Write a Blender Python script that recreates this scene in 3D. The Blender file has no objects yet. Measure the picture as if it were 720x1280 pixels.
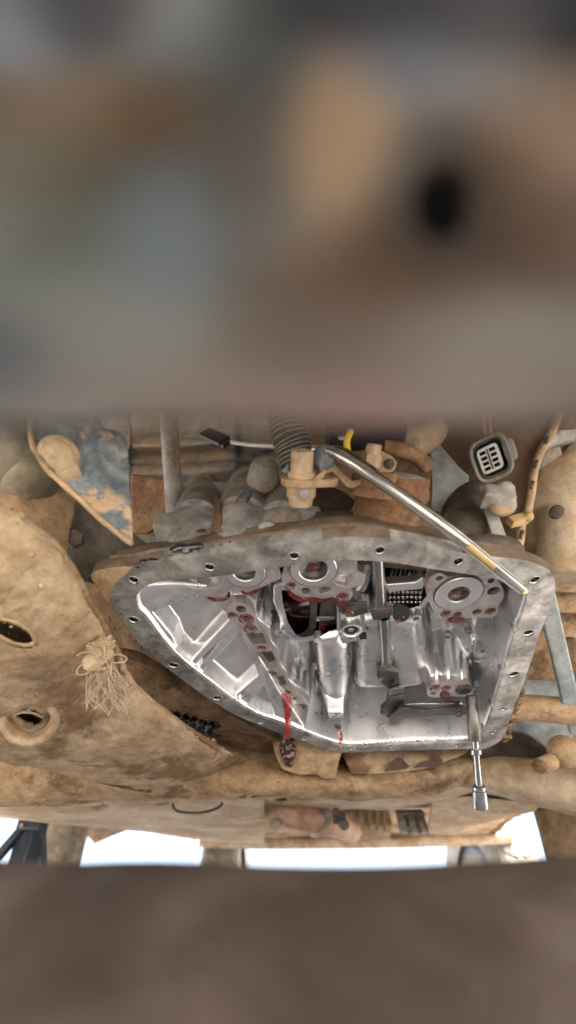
import bpy, bmesh, math, random
import numpy as np
from mathutils import Vector, Matrix, noise
from mathutils.geometry import tessellate_polygon
random.seed(7); np.random.seed(7)
R = math.radians
sc = bpy.context.scene
COL = sc.collection

# ------------------------------------------------------------------ camera, sky, sun, exposure
F, CU, CV, TH = 565.0, 360.0, 806.0, R(37)
CT, ST = math.cos(TH), math.sin(TH)
cam = bpy.data.cameras.new('camera'); co = bpy.data.objects.new('camera', cam); COL.objects.link(co)
co.location = (0, 0, 0); co.rotation_euler = (math.pi/2 + TH, 0, 0)
cam.sensor_fit = 'HORIZONTAL'; cam.sensor_width = 36; cam.lens = F/720*36
cam.shift_y = (CV - 640)/720
cam.clip_start = 0.01; cam.clip_end = 400
cam.dof.use_dof = True; cam.dof.focus_distance = 0.50; cam.dof.aperture_fstop = cam.lens/5.0
sc.camera = co

SUN_EL, SUN_AZ = R(60), R(165)
w = bpy.data.worlds.new('World'); sc.world = w; w.use_nodes = True
nt = w.node_tree; nt.nodes.clear()
sky = nt.nodes.new('ShaderNodeTexSky'); sky.sky_type = 'NISHITA'; sky.sun_disc = False
sky.sun_elevation = SUN_EL; sky.sun_rotation = SUN_AZ; sky.air_density = 1.0; sky.dust_density = 9.0; sky.ozone_density = .4
bg = nt.nodes.new('ShaderNodeBackground'); bg.inputs[1].default_value = 0.15
ow = nt.nodes.new('ShaderNodeOutputWorld')
nt.links.new(sky.outputs[0], bg.inputs[0]); nt.links.new(bg.outputs[0], ow.inputs[0])
sl = bpy.data.lights.new('sun', 'SUN'); sl.energy = 2.7; sl.angle = R(6); sl.color = (1, .97, .93)
so = bpy.data.objects.new('sun', sl); COL.objects.link(so)
sdir = Vector((math.sin(SUN_AZ)*math.cos(SUN_EL), math.cos(SUN_AZ)*math.cos(SUN_EL), math.sin(SUN_EL)))
so.rotation_euler = (-sdir).to_track_quat('-Z', 'Y').to_euler(); so.location = sdir*8
sc.view_settings.view_transform = 'Standard'; sc.view_settings.look = 'None'
sc.view_settings.gamma = 1; sc.view_settings.use_curve_mapping = False
sc.view_settings.exposure = 2.8
sc.cycles.max_bounces = 8; sc.cycles.diffuse_bounces = 5; sc.cycles.glossy_bounces = 4
sc.cycles.use_denoising = True
sc.cycles.sample_clamp_indirect = 6

# ------------------------------------------------------------------ ray helpers (real points in metres)
def D(u, v):
    a = (u-CU)/F; b = (CV-v)/F
    return Vector((a, CT - b*ST, ST + b*CT))
def P(u, v, d): return D(u, v)*d
def PZ(u, v, z):
    q = D(u, v); return q*(z/q.z)
def PY(u, v, y):
    q = D(u, v); return q*(y/q.y)
def dep(p): return p.y*CT + p.z*ST

# ------------------------------------------------------------------ materials
def _nodes(name):
    m = bpy.data.materials.new(name); m.use_nodes = True
    n = m.node_tree.nodes; b = n['Principled BSDF']
    return m, n, m.node_tree.links, b
def mat(name, cols, rough=.6, metal=0., scale=30., bump=.15, bscale=250., rvar=.1, coat=0., spec=.5, dust=None, dscale=12., dlo=.48, dhi=.62, detail=6, dist=.6, bdist=.002, grit=0., gscale=55.):
    """cols: list of linear rgb across a noise; dust: (rgb, rough) laid on by a second noise"""
    m, n, l, b = _nodes(name)
    tc = n.new('ShaderNodeTexCoord')
    nz = n.new('ShaderNodeTexNoise'); nz.inputs['Scale'].default_value = scale; nz.inputs['Detail'].default_value = detail
    nz.inputs['Roughness'].default_value = .62; nz.inputs['Distortion'].default_value = dist
    l.new(tc.outputs['Object'], nz.inputs['Vector'])
    cr = n.new('ShaderNodeValToRGB'); el = cr.color_ramp.elements
    k = len(cols)
    el[0].position = .28; el[0].color = (*cols[0], 1); el[1].position = .72; el[1].color = (*cols[-1], 1)
    for i in range(1, k-1):
        e = el.new(.28 + .44*i/(k-1)); e.color = (*cols[i], 1)
    l.new(nz.outputs['Fac'], cr.inputs['Fac'])
    nb = n.new('ShaderNodeTexNoise'); nb.inputs['Scale'].default_value = bscale; nb.inputs['Detail'].default_value = 8
    nb.inputs['Roughness'].default_value = .68
    l.new(tc.outputs['Object'], nb.inputs['Vector'])
    def grime(src):
        if not grit: return src
        ng = n.new('ShaderNodeTexNoise'); ng.inputs['Scale'].default_value = gscale; ng.inputs['Detail'].default_value = 9; ng.inputs['Roughness'].default_value = .72
        l.new(tc.outputs['Object'], ng.inputs['Vector'])
        mg = n.new('ShaderNodeMapRange'); mg.inputs['From Min'].default_value = .32; mg.inputs['From Max'].default_value = .68
        mg.inputs['To Min'].default_value = 1-grit; mg.inputs['To Max'].default_value = 1+grit*.55
        l.new(ng.outputs['Fac'], mg.inputs['Value'])
        ns_ = n.new('ShaderNodeTexNoise'); ns_.inputs['Scale'].default_value = gscale*7; ns_.inputs['Detail'].default_value = 2
        l.new(tc.outputs['Object'], ns_.inputs['Vector'])
        ms = n.new('ShaderNodeMapRange'); ms.inputs['From Min'].default_value = .62; ms.inputs['From Max'].default_value = .72
        ms.inputs['To Min'].default_value = 1; ms.inputs['To Max'].default_value = 1-grit*.9
        l.new(ns_.outputs['Fac'], ms.inputs['Value'])
        mm = n.new('ShaderNodeMath'); mm.operation = 'MULTIPLY'; l.new(mg.outputs['Result'], mm.inputs[0]); l.new(ms.outputs['Result'], mm.inputs[1])
        vm = n.new('ShaderNodeVectorMath'); vm.operation = 'SCALE'; l.new(src, vm.inputs[0]); l.new(mm.outputs[0], vm.inputs['Scale'])
        return vm.outputs[0]
    bp = n.new('ShaderNodeBump'); bp.inputs['Strength'].default_value = bump; bp.inputs['Distance'].default_value = bdist
    l.new(nb.outputs['Fac'], bp.inputs['Height']); l.new(bp.outputs['Normal'], b.inputs['Normal'])
    mr = n.new('ShaderNodeMapRange'); mr.inputs['To Min'].default_value = rough-rvar; mr.inputs['To Max'].default_value = rough+rvar
    l.new(nz.outputs['Fac'], mr.inputs['Value'])
    b.inputs['Metallic'].default_value = metal; b.inputs['Coat Weight'].default_value = coat
    b.inputs['Specular IOR Level'].default_value = spec
    if dust is None:
        l.new(grime(cr.outputs['Color']), b.inputs['Base Color']); l.new(mr.outputs['Result'], b.inputs['Roughness'])
    else:
        nd = n.new('ShaderNodeTexNoise'); nd.inputs['Scale'].default_value = dscale; nd.inputs['Detail'].default_value = 8
        nd.inputs['Roughness'].default_value = .7
        mp = n.new('ShaderNodeMapping'); mp.inputs['Location'].default_value = (3.1, 1.7, .4)
        l.new(tc.outputs['Object'], mp.inputs['Vector']); l.new(mp.outputs['Vector'], nd.inputs['Vector'])
        f = n.new('ShaderNodeMapRange'); f.interpolation_type = 'SMOOTHSTEP'
        f.inputs['From Min'].default_value = dlo; f.inputs['From Max'].default_value = dhi
        l.new(nd.outputs['Fac'], f.inputs['Value'])
        mx = n.new('ShaderNodeMix'); mx.data_type = 'RGBA'
        l.new(f.outputs['Result'], mx.inputs['Factor']); l.new(cr.outputs['Color'], mx.inputs[6]); mx.inputs[7].default_value = (*dust[0], 1)
        l.new(grime(mx.outputs[2]), b.inputs['Base Color'])
        mr2 = n.new('ShaderNodeMapRange'); mr2.inputs['To Min'].default_value = metal; mr2.inputs['To Max'].default_value = 0
        l.new(f.outputs['Result'], mr2.inputs['Value']); l.new(mr2.outputs['Result'], b.inputs['Metallic'])
        m3 = n.new('ShaderNodeMix'); l.new(f.outputs['Result'], m3.inputs['Factor']); l.new(mr.outputs['Result'], m3.inputs[2]); m3.inputs[3].default_value = dust[1]
        l.new(m3.outputs[0], b.inputs['Roughness'])
    return m

TAN = (.37, .255, .145); BRN = (.165, .103, .056); PALE = (.50, .40, .275); GRY = (.27, .275, .265)
M = {}
M['mud'] = mat('dried_tan_mud', [(.20,.130,.072), TAN, (.45,.335,.21)], .9, scale=16, bump=.9, bscale=70, bdist=.004, spec=.2, rvar=.05, dust=((.165,.103,.056), .95), dscale=8, dlo=.50, dhi=.62, grit=0.42)
M['mudpale'] = mat('pale_dry_mud', [(.28,.195,.115), (.42,.31,.19), PALE], .9, scale=14, bump=.85, bscale=80, bdist=.004, spec=.2, rvar=.05, dust=((.20,.125,.068), .95), dscale=8, dlo=.50, dhi=.62, grit=0.36)
M['mudbrown'] = mat('brown_dirt', [(.06,.036,.02), BRN, (.20,.13,.072)], .9, scale=14, bump=.9, bscale=75, bdist=.004, spec=.2, rvar=.05, dust=((.10,.06,.035), .9), dscale=10, dlo=.55, dhi=.7, grit=0.5)
M['dustsheet'] = mat('dusty_sheet_metal', [(.29,.215,.135), (.43,.345,.235), (.52,.45,.345)], .85, scale=8, bump=.5, bscale=60, bdist=.004, spec=.25, rvar=.05, dust=((.34,.22,.12), .9), dscale=6, grit=0.3)
M['ruststeel'] = mat('rusty_brown_steel', [(.10,.05,.025), (.20,.10,.05), (.27,.16,.085)], .75, scale=20, bump=.8, bscale=90, bdist=.003, spec=.3, dust=((.34,.22,.12), .9), dscale=11, dlo=.5, dhi=.68, grit=0.5)
M['rustplate'] = mat('brown_heat_shield_steel', [(.09,.055,.036), (.14,.085,.052), (.19,.125,.08)], .7, scale=9, bump=.15, bscale=150, spec=.35, rvar=.08, grit=0.35)
M['plate'] = mat('scraped_bracket_paint', [(.035,.05,.062), (.11,.135,.145), (.27,.27,.25)], .65, scale=70, bump=.35, bscale=260, spec=.4, dust=((.40,.28,.165), .92), dscale=24, dlo=.54, dhi=.62, grit=0.45)
M['castdust'] = mat('dusty_cast_aluminium', [(.13,.12,.105), (.26,.25,.225), (.40,.385,.345)], .74, .15, scale=26, bump=.7, bscale=150, bdist=.003, dust=((.32,.225,.13), .92), dscale=9, dlo=.46, dhi=.62, grit=0.42)
M['castgrey'] = mat('grey_cast_aluminium', [(.15,.15,.14), (.32,.315,.295), (.46,.445,.41)], .68, .2, scale=30, bump=.6, bscale=160, bdist=.003, dust=((.31,.235,.15), .92), dscale=11, dlo=.52, dhi=.66, grit=0.4)
M['castdark'] = mat('oily_dark_casting', [(.030,.028,.024), (.085,.07,.05), (.15,.115,.075)], .6, .2, scale=18, bump=.8, bscale=110, bdist=.003, dust=((.26,.18,.10), .92), dscale=9, dlo=.55, dhi=.72, grit=0.5)
M['castbrown'] = mat('brown_stained_casting', [(.075,.052,.036), (.16,.115,.075), (.25,.205,.15)], .7, .2, scale=18, bump=.7, bscale=130, bdist=.003, dust=((.27,.265,.25), .7), dscale=10, dlo=.56, dhi=.7, grit=.45)
M['alu'] = mat('clean_cast_aluminium', [(.50,.515,.53), (.68,.69,.70), (.86,.86,.86)], .285, .95, scale=22, bump=.18, bscale=700, rvar=.07, bdist=.0012, gscale=90.)
M['alublue'] = mat('shaded_cast_aluminium', [(.36,.39,.42), (.45,.48,.505), (.54,.565,.58)], .42, .9, scale=22, bump=.2, bscale=420, rvar=.07, bdist=.0012, grit=0.14, gscale=90.)  # alu darkened and blued, shade of the right wall in the colour
M['mach'] = mat('machined_aluminium_face', [(.52,.47,.45), (.66,.62,.60), (.78,.755,.74)], .36, .85, scale=45, bump=.1, bscale=500, dust=((.30,.10,.08), .3), dscale=26, dlo=.53, dhi=.72, grit=0.22, gscale=90.)
M['machclean'] = mat('turned_aluminium', [(.66,.65,.645), (.78,.77,.765)], .3, .9, scale=60, bump=.06, bscale=600, rvar=.05)
M['rail'] = mat('pan_rail_gasket_face', [(.13,.128,.118), (.42,.412,.39), (.76,.745,.715)], .55, .25, scale=34, bump=.55, bscale=170, bdist=.002, rvar=.12, dust=((.17,.15,.12), .8), dscale=22, dlo=.53, dhi=.66, grit=0.34)
M['steel'] = mat('polished_steel', [(.30,.295,.285), (.46,.455,.445)], .19, 1, scale=40, bump=.05, rvar=.06)
M['dksteel'] = mat('dark_oiled_steel', [(.07,.066,.06), (.15,.14,.125), (.21,.195,.17)], .38, .8, scale=40, bump=.15, rvar=.1, grit=0.3)
M['chrome'] = mat('satin_chrome', [(.30,.315,.33), (.48,.495,.51)], .25, 1, scale=40, bump=.08, rvar=.08)
M['hosewall'] = mat('clear_grey_plastic_tube', [(.22,.22,.21), (.36,.355,.335), (.44,.40,.30)], .14, .7, scale=34, bump=.08, rvar=.06, coat=.5)
M['black'] = mat('black_plastic', [(.008,.009,.013), (.018,.02,.026)], .32, scale=30, bump=.06, rvar=.08)
M['rubber'] = mat('dusty_black_rubber', [(.02,.02,.02), (.045,.042,.036)], .7, scale=40, bump=.2, dust=((.19,.15,.095), .9), dscale=20, dlo=.5, dhi=.7, grit=0.3)
M['bush'] = mat('dusty_grey_rubber_bush', [(.10,.10,.085), (.20,.18,.13), (.30,.245,.16)], .85, scale=14, bump=.35, bscale=120, grit=0.4)
M['blackhole'] = mat('shade_black', [(.006,.006,.006), (.014,.013,.012)], .7, scale=30, bump=.1, spec=.05)  # black colour stands in for the shade inside openings
M['oil'] = mat('red_transmission_fluid', [(.07,.004,.004), (.21,.014,.011)], .12, scale=50, bump=.1, bscale=90, rvar=.05, coat=.6)
M['oildark'] = mat('dark_red_fluid', [(.016,.003,.003), (.06,.006,.005)], .22, scale=50, bump=.12, bscale=110, rvar=.05, coat=.6)
M['oilfilm'] = mat('thin_red_fluid_film', [(.30,.10,.085), (.40,.16,.14)], .18, .5, scale=50, bump=.06, rvar=.05, coat=.5)
M['oilrun'] = mat('running_red_fluid', [(.20,.010,.008), (.34,.03,.022)], .14, scale=120, bump=.1, bscale=90, rvar=.05, coat=.6)
for k_, lo_, hi_ in (('oil', .30, 1.0), ('oilrun', .72, .95)):                # thin film, thicker where it gathers
    t_ = M[k_].node_tree; nz_ = t_.nodes.new('ShaderNodeTexNoise'); nz_.inputs['Scale'].default_value = 90; nz_.inputs['Detail'].default_value = 3
    tc_ = t_.nodes.new('ShaderNodeTexCoord'); t_.links.new(tc_.outputs['Object'], nz_.inputs['Vector'])
    mr_ = t_.nodes.new('ShaderNodeMapRange'); mr_.inputs['From Min'].default_value = .40; mr_.inputs['From Max'].default_value = .58; mr_.inputs['To Min'].default_value = lo_; mr_.inputs['To Max'].default_value = hi_
    t_.links.new(nz_.outputs['Fac'], mr_.inputs['Value']); t_.links.new(mr_.outputs['Result'], t_.nodes['Principled BSDF'].inputs['Alpha'])
M['blackoil'] = mat('wet_black_oil', [(.006,.007,.01), (.02,.022,.028)], .12, scale=60, bump=.4, bscale=140, coat=.7)
M['conn'] = mat('grey_connector_plastic', [(.12,.115,.105), (.19,.18,.16)], .6, scale=40, bump=.2, dust=((.30,.23,.155), .9), dscale=30, dlo=.5, dhi=.7, grit=0.3)
M['white'] = mat('off_white_plastic', [(.52,.50,.45), (.66,.64,.59)], .5, scale=40, bump=.1)
M['yellow'] = mat('yellow_wire_plastic', [(.75,.52,.03), (.85,.62,.06)], .4, scale=60, bump=.05)
M['yellowdull'] = mat('dull_yellow_clip_plastic', [(.30,.21,.07), (.42,.30,.11)], .6, scale=60, bump=.2)
M['twine'] = mat('bleached_twine', [(.26,.19,.12), (.40,.31,.21), (.54,.45,.34)], .9, scale=60, bump=.3)
M['wood'] = mat('weathered_grey_wood', [(.16,.135,.10), (.27,.235,.18), (.36,.32,.255)], .9, scale=9, bump=.6, bscale=60, dist=3, grit=0.4)
M['woodbrown'] = mat('brown_rough_wood', [(.10,.062,.035), (.19,.125,.07), (.27,.19,.115)], .9, scale=9, bump=.6, bscale=60, dist=3, grit=0.4)
M['tyre'] = mat('dusty_tyre_rubber', [(.17,.16,.135), (.26,.245,.205), (.34,.31,.255)], .9, scale=14, bump=.3, grit=0.3)
M['jack'] = mat('dark_blue_painted_steel', [(.010,.018,.030), (.022,.034,.05)], .45, scale=30, bump=.15, rvar=.1)
M['pinkpipe'] = mat('heat_tinted_exhaust', [(.30,.16,.105), (.42,.255,.175), (.50,.35,.25)], .7, .2, scale=14, bump=.3, bscale=140, grit=0.35)
M['blue'] = mat('faded_blue_grey_paint', [(.15,.19,.20), (.27,.315,.32), (.38,.40,.375)], .75, scale=15, bump=.35, bscale=200, dust=((.40,.30,.19), .92), dscale=10, dlo=.52, dhi=.66, grit=0.4)
M['ground'] = mat('dry_earth', [(.32,.305,.285), (.39,.375,.355), (.45,.435,.415)], .95, scale=6, bump=.6, bscale=60, spec=.1, bdist=.006)
M['soil'] = mat('damp_dark_soil', [(.012,.009,.007), (.028,.020,.015), (.050,.038,.029)], .92, scale=16, bump=.5, bscale=90, spec=.15, bdist=.004, dust=((.070,.066,.062), .9), dscale=6, dlo=.46, dhi=.74)

# ------------------------------------------------------------------ mesh builder
WL = {}
def thing(name, loc, label, cat, group=None):
    o = bpy.data.objects.new(name, None); COL.objects.link(o); o.location = loc; o.empty_display_size = .02
    o['label'] = label; o['category'] = cat
    if group: o['group'] = group
    WL[o] = Vector(loc); return o
def tag(o, label, cat, group=None):
    o['label'] = label; o['category'] = cat
    if group: o['group'] = group
    return o
def link(name, verts, faces, m, parent=None, smooth=True, bevel=0., solid=0., remesh=0., smooth_it=0, autos=None):
    V = np.array([tuple(v) for v in verts], dtype=float)
    c = (V.min(0)+V.max(0))/2
    me = bpy.data.meshes.new(name); me.from_pydata([tuple(x) for x in (V-c)], [], faces); me.update()
    me.materials.append(M[m] if isinstance(m, str) else m)
    o = bpy.data.objects.new(name, me); COL.objects.link(o); o.location = c; WL[o] = Vector(c)
    if parent is not None:
        o.parent = parent; o.matrix_parent_inverse = Matrix.Translation(-WL[parent])
    if smooth:
        me.polygons.foreach_set('use_smooth', [True]*len(me.polygons))
        if autos: me.set_sharp_from_angle(angle=R(autos))
    if remesh:
        r = o.modifiers.new('union', 'REMESH'); r.mode = 'VOXEL'; r.voxel_size = remesh; r.use_smooth_shade = True
        if smooth_it:
            s = o.modifiers.new('soften', 'SMOOTH'); s.factor = .5; s.iterations = smooth_it
    if solid:
        s = o.modifiers.new('thickness', 'SOLIDIFY'); s.thickness = solid; s.offset = 1
    if bevel:
        b = o.modifiers.new('edge', 'BEVEL'); b.width = bevel; b.segments = 2; b.limit_method = 'ANGLE'; b.angle_limit = R(40); b.harden_normals = True
    return o
class B:
    def __init__(s): s.v = []; s.f = []
    def add(s, vs, fs):
        k = len(s.v); s.v += [Vector(x) for x in vs]; s.f += [tuple(i+k for i in f) for f in fs]; return s
    def prism(s, pts, vec):
        n = len(pts); vec = Vector(vec); a = [Vector(p) for p in pts]
        return s.add(a + [p+vec for p in a], [tuple(range(n))[::-1], tuple(range(n, 2*n))] + [(i, (i+1) % n, n+(i+1) % n, n+i) for i in range(n)])
    def box(s, c, size, rot=None):
        c = Vector(c); h = Vector(size)/2; m = rot.to_matrix() if rot is not None and hasattr(rot, 'to_matrix') else (rot or Matrix.Identity(3))
        vs = [c + m @ Vector((sx*h.x, sy*h.y, sz*h.z)) for sz in (-1, 1) for sy in (-1, 1) for sx in (-1, 1)]
        return s.add(vs, [(0, 2, 3, 1), (4, 5, 7, 6), (0, 1, 5, 4), (2, 6, 7, 3), (0, 4, 6, 2), (1, 3, 7, 5)])
    def lathe(s, o, ax, prof, seg=28, cap=True):
        o = Vector(o); ax = Vector(ax).normalized(); e1 = ax.orthogonal().normalized(); e2 = ax.cross(e1)
        k = len(s.v); n = len(prof)
        for r, h in prof:
            for i in range(seg):
                t = 2*math.pi*i/seg; s.v.append(o + ax*h + (e1*math.cos(t)+e2*math.sin(t))*r)
        for j in range(n-1):
            for i in range(seg):
                a = k+j*seg+i; b = k+j*seg+(i+1) % seg; s.f.append((a, b, b+seg, a+seg))
        if cap:
            s.f.append(tuple(k+i for i in range(seg))[::-1]); s.f.append(tuple(k+(n-1)*seg+i for i in range(seg)))
        return s
    def cyl(s, a, b, r0, r1=None, seg=24):
        a = Vector(a); b = Vector(b); return s.lathe(a, b-a, [(r0, 0), (r1 if r1 is not None else r0, (b-a).length)], seg)
    def tube(s, pts, r, seg=12, sub=6, rad=None):
        pts = crom([tuple(p) for p in pts], sub); pts = [Vector(p) for p in pts]; n = len(pts); k = len(s.v)
        up = Vector((0, 0, 1)); prev = None
        for i, p in enumerate(pts):
            t = (pts[min(i+1, n-1)]-pts[max(i-1, 0)]).normalized()
            if prev is None: e1 = t.orthogonal().normalized()
            else: e1 = (prev - t*prev.dot(t)).normalized()
            prev = e1; e2 = t.cross(e1)
            rr = rad(i/(n-1)) if rad else r
            for j in range(seg):
                a = 2*math.pi*j/seg; s.v.append(p + (e1*math.cos(a)+e2*math.sin(a))*rr)
        for i in range(n-1):
            for j in range(seg):
                a = k+i*seg+j; b = k+i*seg+(j+1) % seg; s.f.append((a, b, b+seg, a+seg))
        s.f.append(tuple(k+j for j in range(seg))[::-1]); s.f.append(tuple(k+(n-1)*seg+j for j in range(seg))); return s
    def ball(s, c, r, rot=None, seg=20, rings=12):
        c = Vector(c); r = Vector(r) if hasattr(r, '__len__') else Vector((r, r, r)); m = rot.to_matrix() if rot is not None else Matrix.Identity(3)
        k = len(s.v); s.v.append(c + m @ Vector((0, 0, r.z)))
        for i in range(1, rings):
            t = math.pi*i/rings
            for j in range(seg):
                p = 2*math.pi*j/seg; s.v.append(c + m @ Vector((r.x*math.sin(t)*math.cos(p), r.y*math.sin(t)*math.sin(p), r.z*math.cos(t))))
        s.v.append(c - m @ Vector((0, 0, r.z))); e = len(s.v)-1
        for j in range(seg): s.f.append((k, k+1+j, k+1+(j+1) % seg))
        for i in range(rings-2):
            for j in range(seg):
                a = k+1+i*seg+j; b = k+1+i*seg+(j+1) % seg; s.f.append((a, a+seg, b+seg, b))
        for j in range(seg): s.f.append((e, k+1+(rings-2)*seg+(j+1) % seg, k+1+(rings-2)*seg+j))
        return s
    def cap2(s, a, b, r): return s.cyl(a, b, r, seg=20).ball(a, r).ball(b, r)
    def build(s, name, m, parent=None, **k): return link(name, s.v, s.f, m, parent, **k)
def crom(pts, sub=6, closed=False):
    n = len(pts); out = []
    A = [np.array(p, float) for p in pts]
    rng = range(n) if closed else range(n-1)
    for i in rng:
        if closed: p0, p1, p2, p3 = A[i-1], A[i], A[(i+1) % n], A[(i+2) % n]
        else: p0, p1, p2, p3 = A[max(i-1, 0)], A[i], A[i+1], A[min(i+2, n-1)]
        for j in range(sub):
            t = j/sub
            out.append(tuple(.5*((2*p1)+(-p0+p2)*t+(2*p0-5*p1+4*p2-p3)*t*t+(-p0+3*p1-3*p2+p3)*t**3)))
    if not closed: out.append(tuple(A[-1]))
    return out
def plan(px, z, sub=0):
    q = [PZ(u, v, z) for u, v in px]; q = [(p.x, p.y) for p in q]
    return crom(q, sub, True) if sub else q
def circ(u, v, ru, z, seg=20):
    c = PZ(u, v, z); r = ru/F*dep(c)
    return [(c.x+r*math.cos(2*math.pi*i/seg), c.y+r*math.sin(2*math.pi*i/seg)) for i in range(seg)], c, r
def plate(name, outline, holes, z, t, m, parent, bevel=.0007):
    loops = [outline]+holes
    tr = tessellate_polygon([[Vector((x, y, 0)) for x, y in lp] for lp in loops])
    flat = [p for lp in loops for p in lp]; n = len(flat)
    vs = [(x, y, z) for x, y in flat]+[(x, y, z+t) for x, y in flat]; fs = []
    for a, b, c in tr:
        ax, ay = flat[a]; bx, by = flat[b]; cx, cy = flat[c]
        if (bx-ax)*(cy-ay)-(by-ay)*(cx-ax) > 0: a, c = c, a
        fs.append((a, b, c)); fs.append((c+n, b+n, a+n))
    k = 0
    for li, lp in enumerate(loops):
        L = len(lp); area = sum(lp[i][0]*lp[(i+1) % L][1]-lp[(i+1) % L][0]*lp[i][1] for i in range(L))
        fl = (area > 0) == (li == 0)
        for i in range(L):
            a = k+i; b = k+(i+1) % L
            fs.append((a, b, b+n, a+n) if fl else (b, a, a+n, b+n))
        k += L
    return link(name, vs, fs, m, parent, smooth=False, bevel=bevel)
def skin(name, rows, m, parent=None, nu=10, nv=10, holes=(), amp=.002, nscale=30., thick=.003, amp2=0., smooth=True):
    """sheet through a grid of (u, v, distance) stations, pressed-steel thickness"""
    G = np.array(rows, float); nr, nc, _ = G.shape
    G1 = np.array([crom([tuple(p) for p in G[i]], nu) for i in range(nr)])
    G2 = np.array([crom([tuple(G1[i, j]) for i in range(nr)], nv) for j in range(G1.shape[1])]).transpose(1, 0, 2)
    H, W, _ = G2.shape
    cell = .55*float(np.median(np.hypot(*np.moveaxis(np.diff(G2[..., :2], axis=0), -1, 0))) + np.median(np.hypot(*np.moveaxis(np.diff(G2[..., :2], axis=1), -1, 0))))/1.4
    for (hu, hv, ru, rv, rot) in holes:
        x = G2[..., 0]-hu; y = G2[..., 1]-hv; c, s_ = math.cos(R(rot)), math.sin(R(rot))
        rho = np.sqrt(((x*c+y*s_)/ru)**2+((-x*s_+y*c)/rv)**2)+1e-9
        nr_ = np.abs(1/rho-1)*np.hypot(x, y) < cell
        G2[..., 0] = np.where(nr_, hu+x/rho, G2[..., 0]); G2[..., 1] = np.where(nr_, hv+y/rho, G2[..., 1])
    a = (G2[..., 0]-CU)/F; b = (CV-G2[..., 1])/F; d = G2[..., 2]
    X = np.stack([a*d, (CT-b*ST)*d, (ST+b*CT)*d], -1)
    du = np.gradient(X, axis=1); dv = np.gradient(X, axis=0); N = np.cross(du, dv); N /= np.linalg.norm(N, axis=-1, keepdims=True)+1e-12
    fl = np.sign((N*X).sum(-1, keepdims=True)); N = -N*fl                 # toward the viewer's side
    if amp or amp2:
        for i in range(H):
            for j in range(W):
                p = Vector(X[i, j])
                X[i, j] += N[i, j]*(amp*noise.fractal(p*nscale, 1., 2., 4) + amp2*noise.noise(p*nscale*.25))
    keep = np.ones((H-1, W-1), bool)
    cu = (G2[:-1, :-1]+G2[1:, 1:])/2
    for (hu, hv, ru, rv, rot) in holes:
        x = cu[..., 0]-hu; y = cu[..., 1]-hv; c, s_ = math.cos(R(rot)), math.sin(R(rot))
        keep &= ((x*c+y*s_)/ru)**2+((-x*s_+y*c)/rv)**2 > 1
    flip = np.median(fl) < 0
    fs = []
    for i in range(H-1):
        for j in range(W-1):
            if keep[i, j]:
                q = (i*W+j, i*W+j+1, (i+1)*W+j+1, (i+1)*W+j); fs.append(q if flip else q[::-1])
    o = link(name, X.reshape(-1, 3), fs, m, parent, smooth=smooth)
    s = o.modifiers.new('thickness', 'SOLIDIFY'); s.thickness = thick; s.offset = -1
    return o
def roughen(o, amp, sc_, oct_=4):
    c = WL[o]
    o.data.update()
    for v in o.data.vertices:
        v.co += v.normal*amp*noise.fractal((v.co+c)*sc_, 1., 2., oct_)
    return o
ICO = None
def crumbs(o, n, r0, r1, m, parent, near=None):
    vs_ = o.data.vertices; b = B(); c = WL[o]; rs = random.Random(n)
    phi = (1+5**.5)/2
    base = [Vector(v).normalized() for v in [(-1,phi,0),(1,phi,0),(-1,-phi,0),(1,-phi,0),(0,-1,phi),(0,1,phi),(0,-1,-phi),(0,1,-phi),(phi,0,-1),(phi,0,1),(-phi,0,-1),(-phi,0,1)]]
    fc_ = [(0,11,5),(0,5,1),(0,1,7),(0,7,10),(0,10,11),(1,5,9),(5,11,4),(11,10,2),(10,7,6),(7,1,8),(3,9,4),(3,4,2),(3,2,6),(3,6,8),(3,8,9),(4,9,5),(2,4,11),(6,2,10),(8,6,7),(9,8,1)]
    for _ in range(n):
        p = vs_[rs.randrange(len(vs_))].co + c; r = r0+(r1-r0)*rs.random()**3
        b.add([p+Vector((v.x*r*rs.uniform(.7, 1.3), v.y*r*rs.uniform(.7, 1.3), v.z*r*rs.uniform(.6, 1.1))) for v in base], fc_)
    x_ = b.build('mud_crumbs', m, parent); x_['kind'] = 'stuff'; return x_
def sub(o, n=2):
    s = o.modifiers.new('round', 'SUBSURF'); s.levels = n; s.render_levels = n; return o

# ================================================================== GROUND
def gh(x, y):
    z = -.10
    r = math.exp(-((y-.155)/.075)**2)*math.exp(-(x/.55)**4)             # low heap of soil in front of the lens
    z += r*(.130 + .006*noise.noise(Vector((x*16, y*14, 0))))
    return z
xs = np.concatenate([-np.geomspace(150, .8, 22), np.linspace(-.7, .7, 120), np.geomspace(.8, 150, 22)])
ys = np.concatenate([-np.geomspace(150, .2, 24), np.linspace(-.1, .6, 90), np.geomspace(.66, 200, 26)])
vs = [(x, y, gh(x, y)) for y in ys for x in xs]; W_ = len(xs)
fs = [(i*W_+j, i*W_+j+1, (i+1)*W_+j+1, (i+1)*W_+j) for i in range(len(ys)-1) for j in range(W_-1)]
g = link('ground', vs, fs, 'ground'); g['kind'] = 'structure'
g.data.materials.append(M['soil'])
for p in g.data.polygons:
    c = p.center + WL[g]
    if abs(c.x) < .5 and .02 < c.y < .24: p.material_index = 1

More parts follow.
